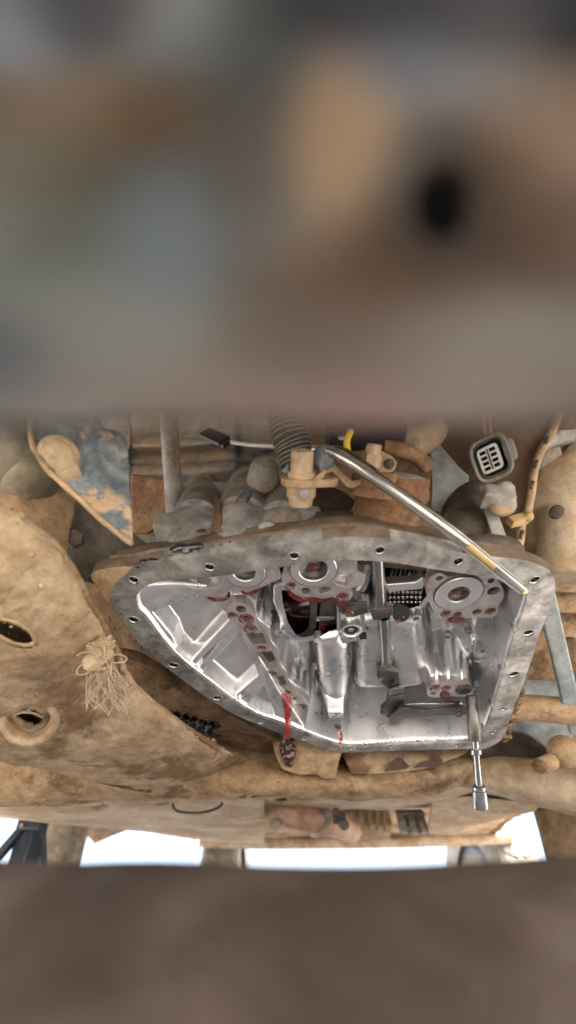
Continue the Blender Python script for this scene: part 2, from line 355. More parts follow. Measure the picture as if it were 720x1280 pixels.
# ================================================================== VEHICLE BODY OVERHEAD
vf = skin('underbody_floor', [[(0, 0, 0)]*2]*2, 'rustplate', amp=0)
fl = B()
fv = []; ff = []
nx, ny = 40, 60
for j in range(ny+1):
    for i in range(nx+1):
        x = -.95+1.9*i/nx; y = -.38+2.73*j/ny
        z = .66 + .035*math.exp(-((x-.05)/.25)**2) + .008*(1 if (j//3) % 2 else 0) - (.10+.24*min(1, max(0, (1.1-y)/.5)))*max(0, (abs(x)-.65)/.3)**1.5  # sides lowered near the camera, added to block sky light
        fv.append((x, y, z)); 
for j in range(ny):
    for i in range(nx): ff.append((j*(nx+1)+i, (j+1)*(nx+1)+i, (j+1)*(nx+1)+i+1, j*(nx+1)+i+1))
o = link('vehicle_floor', fv, ff, 'mudbrown', solid=.01)
tag(o, 'dusty brown ribbed floor of the vehicle overhead behind all other parts', 'vehicle floor')

# ================================================================== CHASSIS
# left frame rail: a broad muddy pressed-steel arm running from upper left down to the cross member
fr = thing('frame_rail', P(60, 850, .42), 'broad tan mud-caked frame arm with two holes at the left edge', 'frame rail')
rows = [
 [(-190,800,.35),(-120,700,.31),(-50,640,.295),(2,634,.315),(14,640,.345)],
 [(-140,850,.38),(-60,765,.335),(18,690,.32),(60,683,.335),(74,690,.365)],
 [(-110,905,.42),(-25,835,.375),(60,757,.36),(102,752,.375),(114,758,.405)],
 [(-75,935,.46),(15,880,.42),(88,820,.405),(130,800,.42),(141,806,.45)],
 [(-20,948,.52),(60,918,.485),(120,872,.475),(156,852,.485),(168,858,.515)],
 [(60,962,.58),(130,946,.55),(185,915,.54),(215,900,.55),(226,905,.58)],
 [(150,985,.66),(200,974,.64),(245,950,.635),(270,936,.64),(280,938,.67)],
 [(250,1000,.78),(280,990,.77),(310,970,.77),(330,955,.77),(335,955,.79)]]
rsk = skin('rail_skin', rows, 'mudpale', fr, nu=36, nv=32, holes=[(16,790,29,12,24),(37,900,19,9,12)], amp=.0034, nscale=30, amp2=.006, thick=.004)
skin('rail_back', [[(u, v, d+(.045 if 0 < i < 4 else .004)) for i, (u, v, d) in enumerate(r_)] for r_ in rows], 'mudbrown', fr, nu=8, nv=6, amp=0, thick=.002)
o = B().tube([P(u, v, d) for u, v, d in ((14,640,.334),(74,690,.356),(114,758,.396),(141,806,.441),(168,858,.506),(226,905,.571),(278,938,.645))], .0042, 10, 14).build('rolled_lip', 'mudpale', fr); roughen(o, .0011, 90)
rp3 = [v_.co+WL[rsk] for v_ in rsk.data.vertices]; ruv = np.array([(CU+F*p.x/dep(p), CV-F*(-p.y*ST+p.z*CT)/dep(p), dep(p)) for p in rp3])
def skin_depth(u, v): return float(ruv[np.argmin((ruv[:, 0]-u)**2+(ruv[:, 1]-v)**2), 2])
for hu, hv, ru, rv, rot in ((16,790,29,12,24), (37,900,19,9,12)):
    pts = []
    for k in range(25):
        a_ = 2*math.pi*k/24; x_, y_ = (ru+.5)*math.cos(a_), (rv+.5)*math.sin(a_); c_, s_ = math.cos(R(rot)), math.sin(R(rot))
        u, v = hu+x_*c_-y_*s_, hv+x_*s_+y_*c_; pts.append(P(u, v, skin_depth(u, v)-.0005))
    o = B().tube(pts, .0016, 8, 3).build('hole_lip', 'mudpale', fr); roughen(o, .0004, 200)
crumbs(rsk, 700, .0004, .0024, 'mudpale', fr)
# raised collar round the lower hole
c0 = P(37, 901, .452); n0 = (-D(37, 901)).normalized(); n0 = (n0+Vector((0, 0, -.5))).normalized()
o = B().lathe(c0, n0, [(.0215, -.012), (.0275, .0), (.026, .004), (.0225, .006), (.019, .004), (.0175, -.012)], 40, cap=False).build('hole_collar', 'mudpale', fr)
roughen(o, .0015, 60)
o = B().lathe(P(14, 792, .395), (-D(14, 792)+Vector((0,0,-.1))), [(.031, -.003), (.034, .000), (.031, .0015), (.0275, -.003)], 40, cap=False).build('hole_lip', 'mudpale', fr)
o.scale = (1, 1, 1); bpy.data.objects.remove(o)
# upper gusset with the rubber bush
gs = thing('suspension_gusset', P(50, 640, .37), 'flat tan gusset plate under the grey rubber bush, left edge', 'gusset plate')
skin('gusset_plate', [[(-40,560,.36),(20,590,.37),(60,600,.385),(98,606,.40)], [(-40,640,.345),(15,640,.355),(55,645,.375),(92,640,.395)], [(-30,700,.345),(25,690,.35),(60,692,.36),(84,690,.385)], [(-10,760,.36),(40,750,.365),(75,745,.375),(95,735,.395)]], 'mud', gs, nu=16, nv=16, amp=.0014, nscale=40, thick=.005)
bs = thing('rubber_bush', P(30, 585, .345), 'grey dusty rubber suspension bush bulging at the upper left corner', 'rubber bush')
ax = (P(66, 615, .35)-P(-5, 520, .35)).normalized()
b0 = P(-10, 530, .372)
o = B().lathe(b0, ax, [(.012, -.03), (.030, -.02), (.038, -.004), (.0385, .012), (.031, .022), (.029, .026), (.034, .034), (.0345, .046), (.028, .056), (.022, .060)], 40).build('bush_body', 'bush', bs); roughen(o, .0012, 45)
o = B().lathe(b0+ax*.054, ax, [(.0265, -.002), (.027, .006), (.018, .014), (.012, .016)], 36).build('bush_collar', 'bush', bs); roughen(o, .001, 50)
# scraped triangular bracket plate
tb = thing('support_bracket', P(110, 600, .345), 'triangular scraped blue-grey bracket plate with tan edge, upper left', 'bracket')
px = [(41,470),(40,545),(48,566),(60,585),(80,604),(103,625),(130,651),(167,680),(166,640),(163,600),(160,556),(156,545),(146,538),(128,534),(110,470)]
pts = [P(u, v, .318+.0002*(u-40)+.00008*(680-v)) for u, v in px]
nn = (-D(100, 600)+Vector((.25, 0, .1))).normalized()
o = B().prism(pts, -nn*.006).build('bracket_plate', 'plate', tb, smooth=False, bevel=.0015)
edge = [P(u-1, v+1, .316+.0002*(u-40)+.00008*(680-v)) for u, v in px[0:8]]
o = B().tube(edge, .0022, 10, 6).build('flange_edge', 'mud', tb); roughen(o, .0008, 120)
o = B().lathe(P(74, 570, .336), -D(74, 570), [(.0150, -.012), (.0145, .004), (.0125, .0065), (.0105, .0060), (.0100, .0085), (.0060, .0095), (.0004, .0095)], 32).box(P(86, 592, .336), (.016, .012, .012), Matrix.Rotation(R(-35), 3, 'Y')).build('bolt_boss', 'mudpale', tb, remesh=.0010, smooth_it=2)
# dark recess with a bolt behind it
o = B().lathe(P(92, 672, .40), -D(92, 672), [(.010, -.02), (.010, .002), (.008, .006), (.004, .0065)], 6).build('gusset_bolt', 'castdark', gs, bevel=.001, smooth=False)
rb = skin('inner_bracket', [[(78,610,.42),(130,640,.43),(185,680,.44)], [(78,660,.43),(130,675,.435),(180,700,.44)], [(80,720,.44),(120,730,.45),(170,740,.46)]], 'castdark', None, nu=14, nv=14, amp=.002, nscale=35)
tag(rb, 'dark rusty inner bracket in the shadow below the triangular plate', 'bracket')

# cross member behind the pan
cm = thing('cross_member', P(330, 975, .70), 'wide tan dust-caked cross member running below the open pan', 'cross member')
rows = [
 [(-90,905,.80),(-90,935,.745),(-90,965,.72),(-90,990,.715),(-90,1008,.74),(-90,1012,.80)],
 [(40,905,.79),(40,935,.735),(40,962,.71),(40,985,.705),(40,1003,.73),(40,1007,.79)],
 [(150,915,.78),(150,940,.73),(150,962,.705),(150,985,.70),(150,1000,.725),(150,1003,.78)],
 [(250,920,.78),(250,940,.725),(250,962,.70),(250,983,.695),(250,997,.72),(250,1000,.78)],
 [(340,930,.79),(340,950,.74),(340,968,.71),(340,985,.70),(340,997,.72),(340,1000,.78)],
 [(440,938,.80),(440,955,.745),(440,970,.715),(440,984,.705),(440,995,.725),(440,999,.78)],
 [(530,938,.81),(530,950,.75),(530,964,.72),(530,976,.71),(530,990,.73),(530,994,.79)],
 [(590,930,.83),(590,942,.76),(590,952,.735),(590,962,.73),(590,972,.75),(590,978,.80)]]
csk = skin('pressed_skin', rows, 'mud', cm, nu=14, nv=26, holes=[(312,996,14,3,0)], amp=.0035, nscale=24, amp2=.005, thick=.004)
crumbs(csk, 500, .0006, .0030, 'mud', cm)
# mount block under the rim, stained by the drip
mb = thing('mount_block', P(390, 955, .70), 'tan mount block below the pan rim with the dark red drip', 'mount block')
o = B().prism([P(u, v, .690) for u, v in [(338,918),(344,945),(352,961),(372,969),(398,968),(402,974),(420,973),(424,950),(432,930),(432,905)]], D(390, 950).normalized()*.05).build('block_body', 'mud', mb, smooth=False, remesh=.0022, smooth_it=5)
gl = B()
for i in range(46):
    t = i/45; u = 358+4*t+random.uniform(-7, 7)*(.45+.9*math.sin(math.pi*min(t+.1,1))); v = 917+38*t
    gl.ball(P(u, v, .688-.003*t), random.uniform(.003, .0062), seg=12, rings=8)
gl.build('oil_drip', 'oildark', mb, remesh=.0013, smooth_it=9)
rp = thing('bracket_panel', P(520, 955, .71), 'tan bracket panel with two dark flaked rust patches beside the socket', 'panel')
skin('panel_sheet', [[(430,928,.735),(480,930,.735),(540,934,.735),(588,934,.74)], [(432,950,.715),(482,950,.712),(540,946,.712),(575,945,.72)], [(440,968,.712),(490,966,.708),(535,960,.708),(556,952,.715)]], 'mudpale', rp, nu=16, nv=12, amp=.0012, nscale=40)
for px in ([(480,966),(487,954),(498,947),(503,948),(508,955),(513,959),(508,962)], [(516,961),(524,954),(536,951),(540,943),(548,944),(553,951),(554,957),(545,961),(530,960)]):
    o = B().prism([P(u, v-1, .701) for u, v in px], D(520, 955).normalized()*.004).build('rust_patch', 'ruststeel', rp, smooth=False)
    o.data.materials[0] = mat('flaked_rust', [(.028,.013,.010), (.075,.036,.026), (.10,.06,.04)], .7, scale=60, bump=.6, bscale=220)
# right beam
rbm = thing('side_beam', P(660, 985, .68), 'large smooth pale tan beam running off the lower right', 'beam')
skin('beam_skin', [
 [(540,930,.86),(552,944,.80),(556,962,.78),(566,978,.78),(580,984,.82)],
 [(590,930,.82),(600,944,.75),(606,966,.72),(612,986,.72),(622,994,.76)],
 [(650,938,.78),(655,952,.70),(658,976,.67),(662,998,.67),(668,1008,.71)],
 [(715,950,.74),(718,964,.66),(720,988,.63),(722,1012,.63),(724,1022,.67)],
 [(800,965,.70),(805,980,.61),(806,1006,.58),(806,1032,.58),(806,1042,.62)]], 'dustsheet', rbm, nu=14, nv=18, holes=[(640,1012,9,2.4,4)], amp=.0012, nscale=22, amp2=.003)

# floor pressings seen past the cross member
fp = thing('floor_pressing', P(200, 1012, 1.0), 'pale tan floor pressing with slots behind the cross member, left', 'floor panel')
skin('pressing_sheet', [
 [(-60,985,.86),(60,985,.86),(180,985,.86),(300,985,.88),(330,985,.9)],
 [(-60,1000,.95),(60,1004,.94),(180,1002,.94),(300,1004,.96),(330,1004,.98)],
 [(-60,1008,1.05),(60,1018,1.08),(180,1014,1.05),(290,1022,1.1),(330,1020,1.15)],
 [(-60,1012,1.25),(60,1026,1.3),(170,1032,1.35),(270,1044,1.45),(330,1044,1.5)],
 [(-60,1013,1.5),(60,1030,1.6),(170,1040,1.7),(270,1052,1.85),(330,1054,1.9)]], 'dustsheet', fp, nu=20, nv=14, holes=[(127,1009,10,2,0),(205,1006,10,2,0),(145,998,8,1.5,0)], amp=.004, nscale=9, amp2=.012)
B().tube([P(215, 1004, .93), P(222, 1014, .925), P(250, 1016, .93), (P(272, 1010, .93)), P(278, 1004, .94)], .0028, 8).build('brake_line', 'castdark', fp)
fq = thing('floor_tray', P(500, 1005, 1.0), 'pale dusty floor tray with slots behind the hanging socket', 'floor panel')
skin('tray_sheet', [
 [(320,984,.88),(420,982,.88),(500,985,.86),(560,982,.86),(600,975,.86),(680,990,.86)],
 [(320,996,.94),(420,998,.93),(500,998,.92),(560,992,.92),(600,985,.92),(680,1003,.9)],
 [(320,1003,1.08),(420,1008,1.06),(500,1008,1.04),(560,1003,1.02),(600,996,1.0),(680,1010,.96)],
 [(320,1006,1.3),(420,1010,1.3),(500,1011,1.3),(560,1007,1.25),(610,1004,1.2),(680,1012,1.05)]], 'dustsheet', fq, nu=18, nv=12, holes=[(452,998,12,2.4,0),(352,999,10,1.8,0),(527,986,14,4,8)], amp=.003, nscale=9, amp2=.008)
rt = thing('side_tray', P(610, 1022, 1.1), 'pale tan side tray ending in a point before the white light', 'floor panel')
skin('tray_lobe', [
 [(540,1000,1.0),(580,998,.98),(620,1002,.96),(676,1006,.94)],
 [(538,1018,1.08),(575,1012,1.05),(620,1012,1.02),(672,1012,.98)],
 [(534,1034,1.2),(572,1030,1.18),(610,1022,1.1),(668,1016,1.02)],
 [(534,1042,1.35),(560,1042,1.32),(600,1030,1.2),(660,1018,1.08)]], 'dustsheet', rt, nu=14, nv=12, amp=.003, nscale=10, amp2=.006)
# rear axle bar, exhaust, heat shield
ra = tag(B().tube([P(250, 1052, 2.1), P(330, 1054, 2.1), P(460, 1053, 2.1), P(575, 1050, 2.1), P(640, 1046, 2.05)], .026, 16).build('rear_cross_tube', 'dustsheet'), 'long brown rear cross tube above the bright gap', 'tube')
ue = skin('rear_floor_panel', [[(240,1000,1.4),(360,1005,1.4),(480,1008,1.4),(660,1000,1.3)], [(240,1030,1.7),(360,1030,1.7),(480,1028,1.7),(640,1016,1.6)], [(240,1049,2.2),(360,1051,2.2),(480,1050,2.2),(600,1046,2.2)]], 'mud', None, nu=20, nv=14, amp=.006, nscale=7, amp2=.015)
tag(ue, 'shadowed tan rear floor panel above the rear cross tube', 'floor panel')
ex = thing('exhaust_pipe', P(375, 1020, 1.2), 'reddish brown exhaust pipe with clamp far under the floor', 'exhaust')
B().tube([P(322, 1000, 1.15), P(352, 1012, 1.12), P(385, 1022, 1.1), P(415, 1030, 1.15), P(440, 1040, 1.3)], .036, 20, 6, rad=lambda t: .040-.012*t).build('pipe', 'pinkpipe', ex)
B().lathe(P(398, 1026, 1.1), P(415, 1030, 1.15)-P(385, 1022, 1.1), [(.034, -.004), (.040, -.003), (.040, .003), (.034, .004)], 28).build('clamp_ring', 'castdust', ex, bevel=.001)
cl = B(); cl.box(P(424, 1022, 1.08), (.03, .012, .03)); cl.lathe(P(430, 1031, 1.07), -D(430, 1031), [(.013, 0), (.013, .01), (.008, .012)], 12); cl.lathe(P(420, 1014, 1.07), -D(420, 1014), [(.010, 0), (.010, .01)], 6)
cl.build('clamp_bolt', 'castdark', ex, bevel=.002)
B().lathe(P(344, 1030, 1.08), -D(344, 1030), [(.006, -.005), (.014, 0), (.014, .006), (.007, .008)], 18).build('hanger_boss', 'castdust', ex)
hs = thing('ribbed_heat_shield', P(515, 1028, 1.2), 'small bright ribbed metal heat shield under the far floor', 'heat shield')
for k in range(3):
    u = 503+k*12
    B().box(P(u, 1028, 1.19), (.016, .012, .068), Matrix.Rotation(R(-20), 3, 'X')).build('rib', 'castgrey', hs, bevel=.004)
B().box(P(515, 1028, 1.22), (.075, .012, .075), Matrix.Rotation(R(-20), 3, 'X')).build('backing', 'castdust', hs, bevel=.002)
B().box(P(515, 1017, 1.185), (.07, .006, .006)).box(P(515, 1035, 1.185), (.07, .006, .006)).build('cross_strap', 'castgrey', hs, bevel=.001)
gb = thing('rear_gearbox', P(460, 1025, 1.35), 'pale tan ribbed gearbox housing beside the ribbed heat shield', 'gearbox')
B().box(P(462, 1024, 1.40), (.12, .08, .09), Matrix.Rotation(R(-15), 3, 'X')).ball(P(440, 1024, 1.36), (.03, .03, .045)).build('housing', 'dustsheet', gb, remesh=.004, smooth_it=4)
for k in range(4): B().box(P(452+k*9, 1022, 1.33), (.006, .02, .08)).build('rib', 'dustsheet', gb, bevel=.002)

# supports outside: stumps, tyres, jack stand
def stump(name, u, d, wpx, label, m, top, lean=0., zb=-.10):
    c = P(u, top, d); r = wpx/2/F*d
    b = B(); n = 26; H = 9; L = c.z-zb
    for j in range(H+1):
        for i in range(n):
            a = 2*math.pi*i/n; rr = r*(1+.07*math.sin(3*a+u)+.05*math.sin(7*a+j*.2)+.03*random.uniform(-1, 1)) * (1+.05*(1-j/H))
            b.v.append(Vector((c.x+rr*math.cos(a)+lean*(1-j/H), c.y+rr*math.sin(a), zb+L*j/H)))
    for j in range(H):
        for i in range(n):
            q = j*n+i; e = j*n+(i+1) % n; b.f.append((q, e, e+n, q+n))
    b.f.append(tuple(range(H*n, H*n+n)))
    return tag(b.build(name, m, autos=50), label, 'wood block')
stump('wood_stump', 86, 1.55, 56, 'grey weathered wood stump standing behind the blue jack stand', 'wood', 1021)
stump('wood_stump', 702, 1.05, 66, 'rough brown wood stump propping the right edge', 'woodbrown', 1004, -.02)
def tyre(u, d, wpx, top, label):
    wd = wpx/F*d; r = .45; c = P(u, 1060, d); zc = -.10+r; t = thing('tyre', (c.x, c.y, -.10), label, 'tyre', 'rear tyres')
    prof = [(r*.62, -wd*.42), (r*.80, -wd*.5), (r*.95, -wd*.48), (r, -wd*.36), (r, wd*.36), (r*.95, wd*.48), (r*.80, wd*.5), (r*.62, wd*.42)]
    cen = Vector((c.x, c.y, zc))
    B().lathe(cen, (1, 0, 0), prof, 48, cap=False).build('tread_band', 'tyre', t, autos=40)
    B().lathe(cen, (1, 0, 0), [(r*.63, -wd*.3), (r*.5, -wd*.1), (.05, -wd*.05), (.05, wd*.05), (r*.5, wd*.1), (r*.63, wd*.3)], 32).build('rim', 'castdust', t)
    tb_ = B()
    for k in range(44):
        a = 2*math.pi*k/44
        for s_ in (-1, 1):
            rot = Matrix.Rotation(a, 3, 'X') @ Matrix.Rotation(R(28*s_), 3, 'Z')
            tb_.box(cen+Matrix.Rotation(a, 3, 'X') @ Vector((s_*wd*.2, 0, r+.002)), (wd*.34, .026, .012), rot)
    tb_.build('tread_blocks', 'tyre', t, smooth=False)['kind'] = 'stuff'
tyre(288, 2.55, 40, 1050, 'grey dusty tyre left of the wide bright gap')
tyre(600, 2.45, 42, 1046, 'grey dusty tyre right of the wide bright gap')
js = thing('jack_stand', Vector((P(44, 1060, 1.3).x, P(44, 1060, 1.3).y, -.10)), 'dark blue steel jack stand with spread legs, lower left', 'jack stand')
tp = P(43, 1026, 1.3)
B().box(tp+Vector((0, 0, -.006)), (.07, .05, .05)).build('head', 'jack', js, bevel=.006, smooth=False)
for dx, dy in ((-.20, -.05), (.06, -.05), (-.06, .16), (.1, .14)):
    a = tp+Vector((.02*(1 if dx > 0 else -1), 0, -.01)); e = Vector((tp.x+dx*1.2, tp.y+dy, -.10)); m_ = (a+e)/2; ln = (e-a).length
    q = (e-a).to_track_quat('Z', 'Y')
    B().box(m_, (.036, .018, ln), q).build('leg', 'jack', js, bevel=.003, smooth=False)
for dz in (-.02, .004): B().lathe(tp+Vector((-.015, -.026, dz)), (0, -1, 0), [(.006, 0), (.006, .005), (.004, .006)], 8).build('bolt', 'castdust', js)

# right-hand running gear
sh = thing('side_heat_shield', P(640, 610, .44), 'brown rusty heat shield sheet with crimped tan edge, upper right', 'heat shield')
skin('shield_sheet', [
 [(540,470,.50),(590,480,.475),(650,480,.455),(712,480,.44)],
 [(545,540,.50),(590,545,.475),(645,545,.455),(690,540,.44)],
 [(560,620,.50),(600,625,.48),(635,625,.46),(662,620,.45)],
 [(580,720,.49),(606,720,.48),(628,715,.47),(646,700,.46)]], 'rustplate', sh, nu=12, nv=14, amp=.001, nscale=20)
B().tube([P(u, v, .436+.0001*(v-536)) for u, v in [(712,480),(691,536),(675,565),(667,590),(664,615),(659,640),(652,655),(650,675),(645,695)]], .0042, 10, 8).build('crimped_edge', 'mud', sh)
for k in range(4):
    t = [(684,550),(670,580),(665,606),(652,668)][k]
    B().box(P(t[0], t[1], .431), (.003, .003, .010), Matrix.Rotation(R(25), 3, 'Y')).build('crimp', 'castdark', sh)
o = tag(B().box(P(648, 650, .425), (.020, .008, .009), Matrix.Rotation(R(-20), 3, 'Y')).ball(P(660, 646, .424), .005).build('plastic_clip', 'yellowdull', None, remesh=.0007, smooth_it=2), 'small dull yellow plastic clip on the crimped shield edge', 'clip')
ah = thing('axle_housing', P(700, 650, .55), 'large tan dusty rounded housing with a downward neck, right edge', 'axle housing')
o = B().ball(P(735, 640, .60), (.105, .09, .062)).cyl(P(706, 640, .56), P(703, 725, .545), .030, .030).cyl(P(706, 640, .56), P(706, 660, .556), .034, .032).ball(P(770, 610, .60), (.10, .09, .07)).build('housing', 'dustsheet', ah, remesh=.003, smooth_it=6)
B().lathe(P(696, 640, .512), -D(696, 640), [(.001, .001), (.006, .002), (.008, 0)], 16).build('dimple', 'castdark', ah)
cs = thing('coil_strut', P(690, 570, .62), 'dusty grey strut and rods in the upper right corner', 'strut')
B().cyl(P(668, 552, .58), P(684, 606, .60), .024, .026).cyl(P(684, 606, .60), P(686, 612, .60), .03, .03).build('strut_body', 'castdust', cs)
B().tube([P(668, 562, .55), P(690, 550, .56), P(720, 546, .58), (P(760, 544, .6))], .0095, 12).build('arm', 'castgrey', cs)
for (a, b_, c_, d_) in ((690, 580, 712, 552), (698, 588, 730, 562)): B().cyl(P(a, b_, .6), P(c_, d_, .6), .0025).build('rod', 'castgrey', cs)
bk = skin('wheel_arch_panel', [[(560,470,.8),(680,470,.8),(820,470,.8)], [(560,600,.8),(680,600,.8),(820,600,.8)], [(560,740,.8),(680,740,.8),(820,740,.8)]], 'rubber', None, nu=8, nv=8, amp=.01, nscale=8)
tag(bk, 'dark wheel arch panel behind the strut, upper right corner', 'panel')
# lower right
sp = thing('spring_hanger', P(700, 760, .60), 'stacked tan hanger plates between the housing and blue strut', 'hanger')
for i, (v0, v1, d_) in enumerate(((712, 738, .58), (736, 764, .60), (762, 850, .64))):
    B().prism([P(u, v, d_) for u, v in [(650, v0), (790, v0-4), (790, v1+6), (650, v1)]], D(700, 760)*.05).build('plate', 'mud', sp, smooth=False, bevel=.004)
B().cyl(P(706, 800, .59), P(716, 850, .60), .012).build('pin', 'mudbrown', sp)
bl = thing('blue_strut', P(700, 850, .56), 'slanting faded blue-grey strut right of the pan rail', 'strut')
a, e = P(676, 720, .52), P(722, 915, .60)
B().box((a+e)/2, (.020, .010, (e-a).length), (e-a).to_track_quat('Z', 'Y')).build('strut_bar', 'blue', bl, bevel=.003, smooth=False)
bp_ = thing('painted_side_sheet', P(670, 880, .72), 'faded blue-grey panel behind the tan tube beside the pan rail', 'panel')
skin('panel_sheet', [[(600,760,.66),(650,755,.66),(690,760,.67),(715,770,.67)], [(600,860,.70),(650,860,.70),(690,860,.70),(715,860,.70)], [(590,930,.76),(650,940,.76),(690,945,.76),(715,945,.76)]], 'blue', bp_, nu=14, nv=14, amp=.002, nscale=20)
bt = skin('tan_gusset', [[(690,750,.75),(720,750,.75),(800,750,.75)], [(660,860,.78),(720,860,.78),(800,860,.78)], [(620,960,.82),(720,975,.82),(800,985,.82)]], 'mud', None, nu=14, nv=14, amp=.003, nscale=20)
tag(bt, 'tan dusty gusset behind the blue strut, right edge', 'gusset plate')
tag(B().tube([P(630, 884, .61), P(680, 886, .60), P(730, 891, .59), P(790, 896, .58)], .0178, 20).build('cross_tube', 'mud'), 'straight tan tube meeting the pan rail from the right edge', 'tube')
dk = thing('drum_cover', P(640, 940, .70), 'dark brown curved cover below the tan tube, right of socket', 'cover')
skin('cover_sheet', [[(592,936,.70),(600,922,.69),(630,914,.68),(665,922,.68),(692,945,.68)], [(590,944,.73),(605,936,.72),(632,932,.71),(662,938,.71),(690,956,.70)], [(590,952,.74),(605,950,.74),(632,950,.73),(662,954,.72),(690,968,.72)]], 'castdark', dk, nu=14, nv=12, amp=.001, nscale=30)
jt = thing('link_joint', P(700, 948, .60), 'tan round link joint with nut at the right edge', 'joint')
B().ball(P(704, 940, .62), (.020, .02, .024)).cyl(P(690, 952, .61), P(674, 958, .60), .012, .011).build('joint_body', 'mud', jt, remesh=.0018, smooth_it=4)
B().lathe(P(676, 957, .60), P(672, 959, .597)-P(676, 957, .60), [(.010, 0), (.010, .006), (.007, .008)], 6).build('nut', 'mudbrown', jt, bevel=.001, smooth=False)

# brown belly plate between the frame arm and pan, and the dark gaps
bp2 = thing('belly_plate', P(200, 850, .60), 'brown dusty belly plate between the frame arm and pan rim', 'belly plate')
bsk = skin('belly_sheet', [
 [(60,690,.58),(110,690,.56),(150,720,.54),(190,760,.54),(230,800,.55)],
 [(90,760,.60),(130,770,.58),(170,800,.565),(215,835,.565),(260,865,.58)],
 [(120,830,.63),(160,830,.60),(200,850,.595),(250,880,.60),(300,900,.62)],
 [(150,885,.66),(190,885,.65),(230,890,.64),(290,910,.66),(350,928,.69)],
 [(180,930,.74),(220,930,.73),(260,925,.72),(320,938,.73),(370,950,.76)]], 'mudbrown', bp2, nu=16, nv=16, holes=[(240,902,30,11,18),(262,905,16,8,0),(190,890,16,6,20)], amp=.003, nscale=26, amp2=.005)
crumbs(bsk, 350, .0005, .0028, 'mudbrown', bp2)
o = B().tube([P(150, 815, .535), P(175, 822, .545), P(200, 838, .56), P(225, 858, .58)], .006, 10).build('pressed_bead', 'mudbrown', bp2); roughen(o, .001, 60)
o = B().ball(P(185, 838, .585), (.030, .018, .022)).ball(P(205, 845, .585), (.02, .015, .02)).build('mud_lump', 'mudbrown', bp2, remesh=.003, smooth_it=4)
bx = B()
for i in range(6): bx.cyl(P(215+i*11, 892+i*3, .70), P(222+i*11, 903+i*3, .70), .010, .011)
tag(bx.build('ribbed_rubber_boot', 'black'), 'black ribbed rubber boot seen through the belly plate gap', 'rubber boot')
tag(skin('inner_floor', [[(40,560,.85),(260,640,.9),(420,700,.95)], [(40,800,.9),(260,860,.95),(420,880,.95)], [(0,960,1.0),(260,960,1.0),(420,960,1.0)]], 'castdark', None, nu=10, nv=10, amp=.004, nscale=10), 'dark floor behind the belly plate gaps', 'floor panel')

# ================================================================== TUNNEL AND LOOMS ABOVE
tn = thing('tunnel_panel', P(260, 580, .60), 'ridged tan and grey tunnel sheet above the humps of the casing', 'tunnel panel')
def ridge(v, u): return 0
rows = []
for v, d0 in ((460,.62),(530,.625),(546,.60),(552,.575),(560,.572),(570,.60),(580,.605),(584,.585),(592,.575),(606,.585),(640,.60),(700,.62)):
    rows.append([(110,v+4,d0),(160,v+2,d0),(165,v,d0),(230,v-2,d0-.004),(290,v-6,d0-.006),(296,v-4,d0+.01),(330,v,d0+.01),(370,v,d0)])
skin('tunnel_sheet', rows, 'castdust', tn, nu=8, nv=8, amp=.0015, nscale=20, amp2=.002)
B().prism([P(u, v, .565) for u, v in [(163,592),(190,596),(210,600),(210,650),(185,668),(165,668)]], D(190, 620)*.03).build('rust_flange', 'ruststeel', tn, smooth=False, bevel=.003)
tag(B().tube([P(211, 440, .50), P(212, 536, .50), P(216, 600, .50), P(220, 668, .51)], .0098, 18).build('vent_pipe', 'castgrey'), 'straight dark grey vent pipe standing left of the casing humps', 'pipe')
kn = B().ball(P(330, 590, .47), (.016, .014, .018)).ball(P(328, 600, .47), (.017, .014, .014)).build('breather_dome', 'castgrey', None, remesh=.0016, smooth_it=4)
tag(kn, 'rounded grey dusty breather dome left of the corrugated hose', 'breather')
tagp = thing('wiring_tag', P(270, 548, .44), 'black plastic clip on a thin white wire, upper centre left', 'clip')
B().box(P(268, 546, .44), (.028, .004, .016), Matrix.Rotation(R(38), 3, 'Y')).box(P(279, 553, .438), (.010, .006, .010), Matrix.Rotation(R(38), 3, 'Y')).build('clip_body', 'black', tagp, bevel=.001, smooth=False)
B().tube([P(286, 552, .44), P(310, 556, .435), P(345, 558, .43)], .0018, 8).build('white_wire', 'white', tagp)
ch = thing('corrugated_hose', P(366, 556, .42), 'black ribbed corrugated hose rising behind the tan bolt', 'hose')
hp = [Vector(p) for p in crom([tuple(P(352, 470, .40)), tuple(P(360, 536, .40)), tuple(P(367, 560, .402)), tuple(P(374, 585, .405))], 12)]
hb = B(); k0 = 0; seg = 22; nr = 0
L = [0]
for i in range(1, len(hp)): L.append(L[-1]+(hp[i]-hp[i-1]).length)
tot = L[-1]; NR = 190
for i in range(NR):
    s_ = tot*i/(NR-1); j = max(q for q in range(len(L)) if L[q] <= s_+1e-9); j = min(j, len(hp)-2)
    p = hp[j].lerp(hp[j+1], (s_-L[j])/(L[j+1]-L[j])); t = (hp[j+1]-hp[j]).normalized()
    e1 = t.cross(Vector((0, 1, 0))).normalized(); e2 = t.cross(e1)
    rr = .0145 + .0017*(1 if (i % 8) < 4 else -1)
    for q in range(seg):
        a = 2*math.pi*q/seg; hb.v.append(p+(e1*math.cos(a)+e2*math.sin(a))*rr)
for i in range(NR-1):
    for q in range(seg): hb.f.append((i*seg+q, i*seg+(q+1) % seg, (i+1)*seg+(q+1) % seg, (i+1)*seg+q))
hb.build('hose_body', 'rubber', ch)
for k in range(11):
    i = 90+k*8+4; ctr = sum((hb.v[i*seg+q] for q in range(seg)), Vector())/seg; nx_ = sum((hb.v[(i+2)*seg+q] for q in range(seg)), Vector())/seg
    if i+2 < NR: B().lathe(ctr, nx_-ctr, [(.0163, -.0005), (.0168, 0), (.0163, .0005)], 24, cap=False).build('ring', 'castdust', ch)
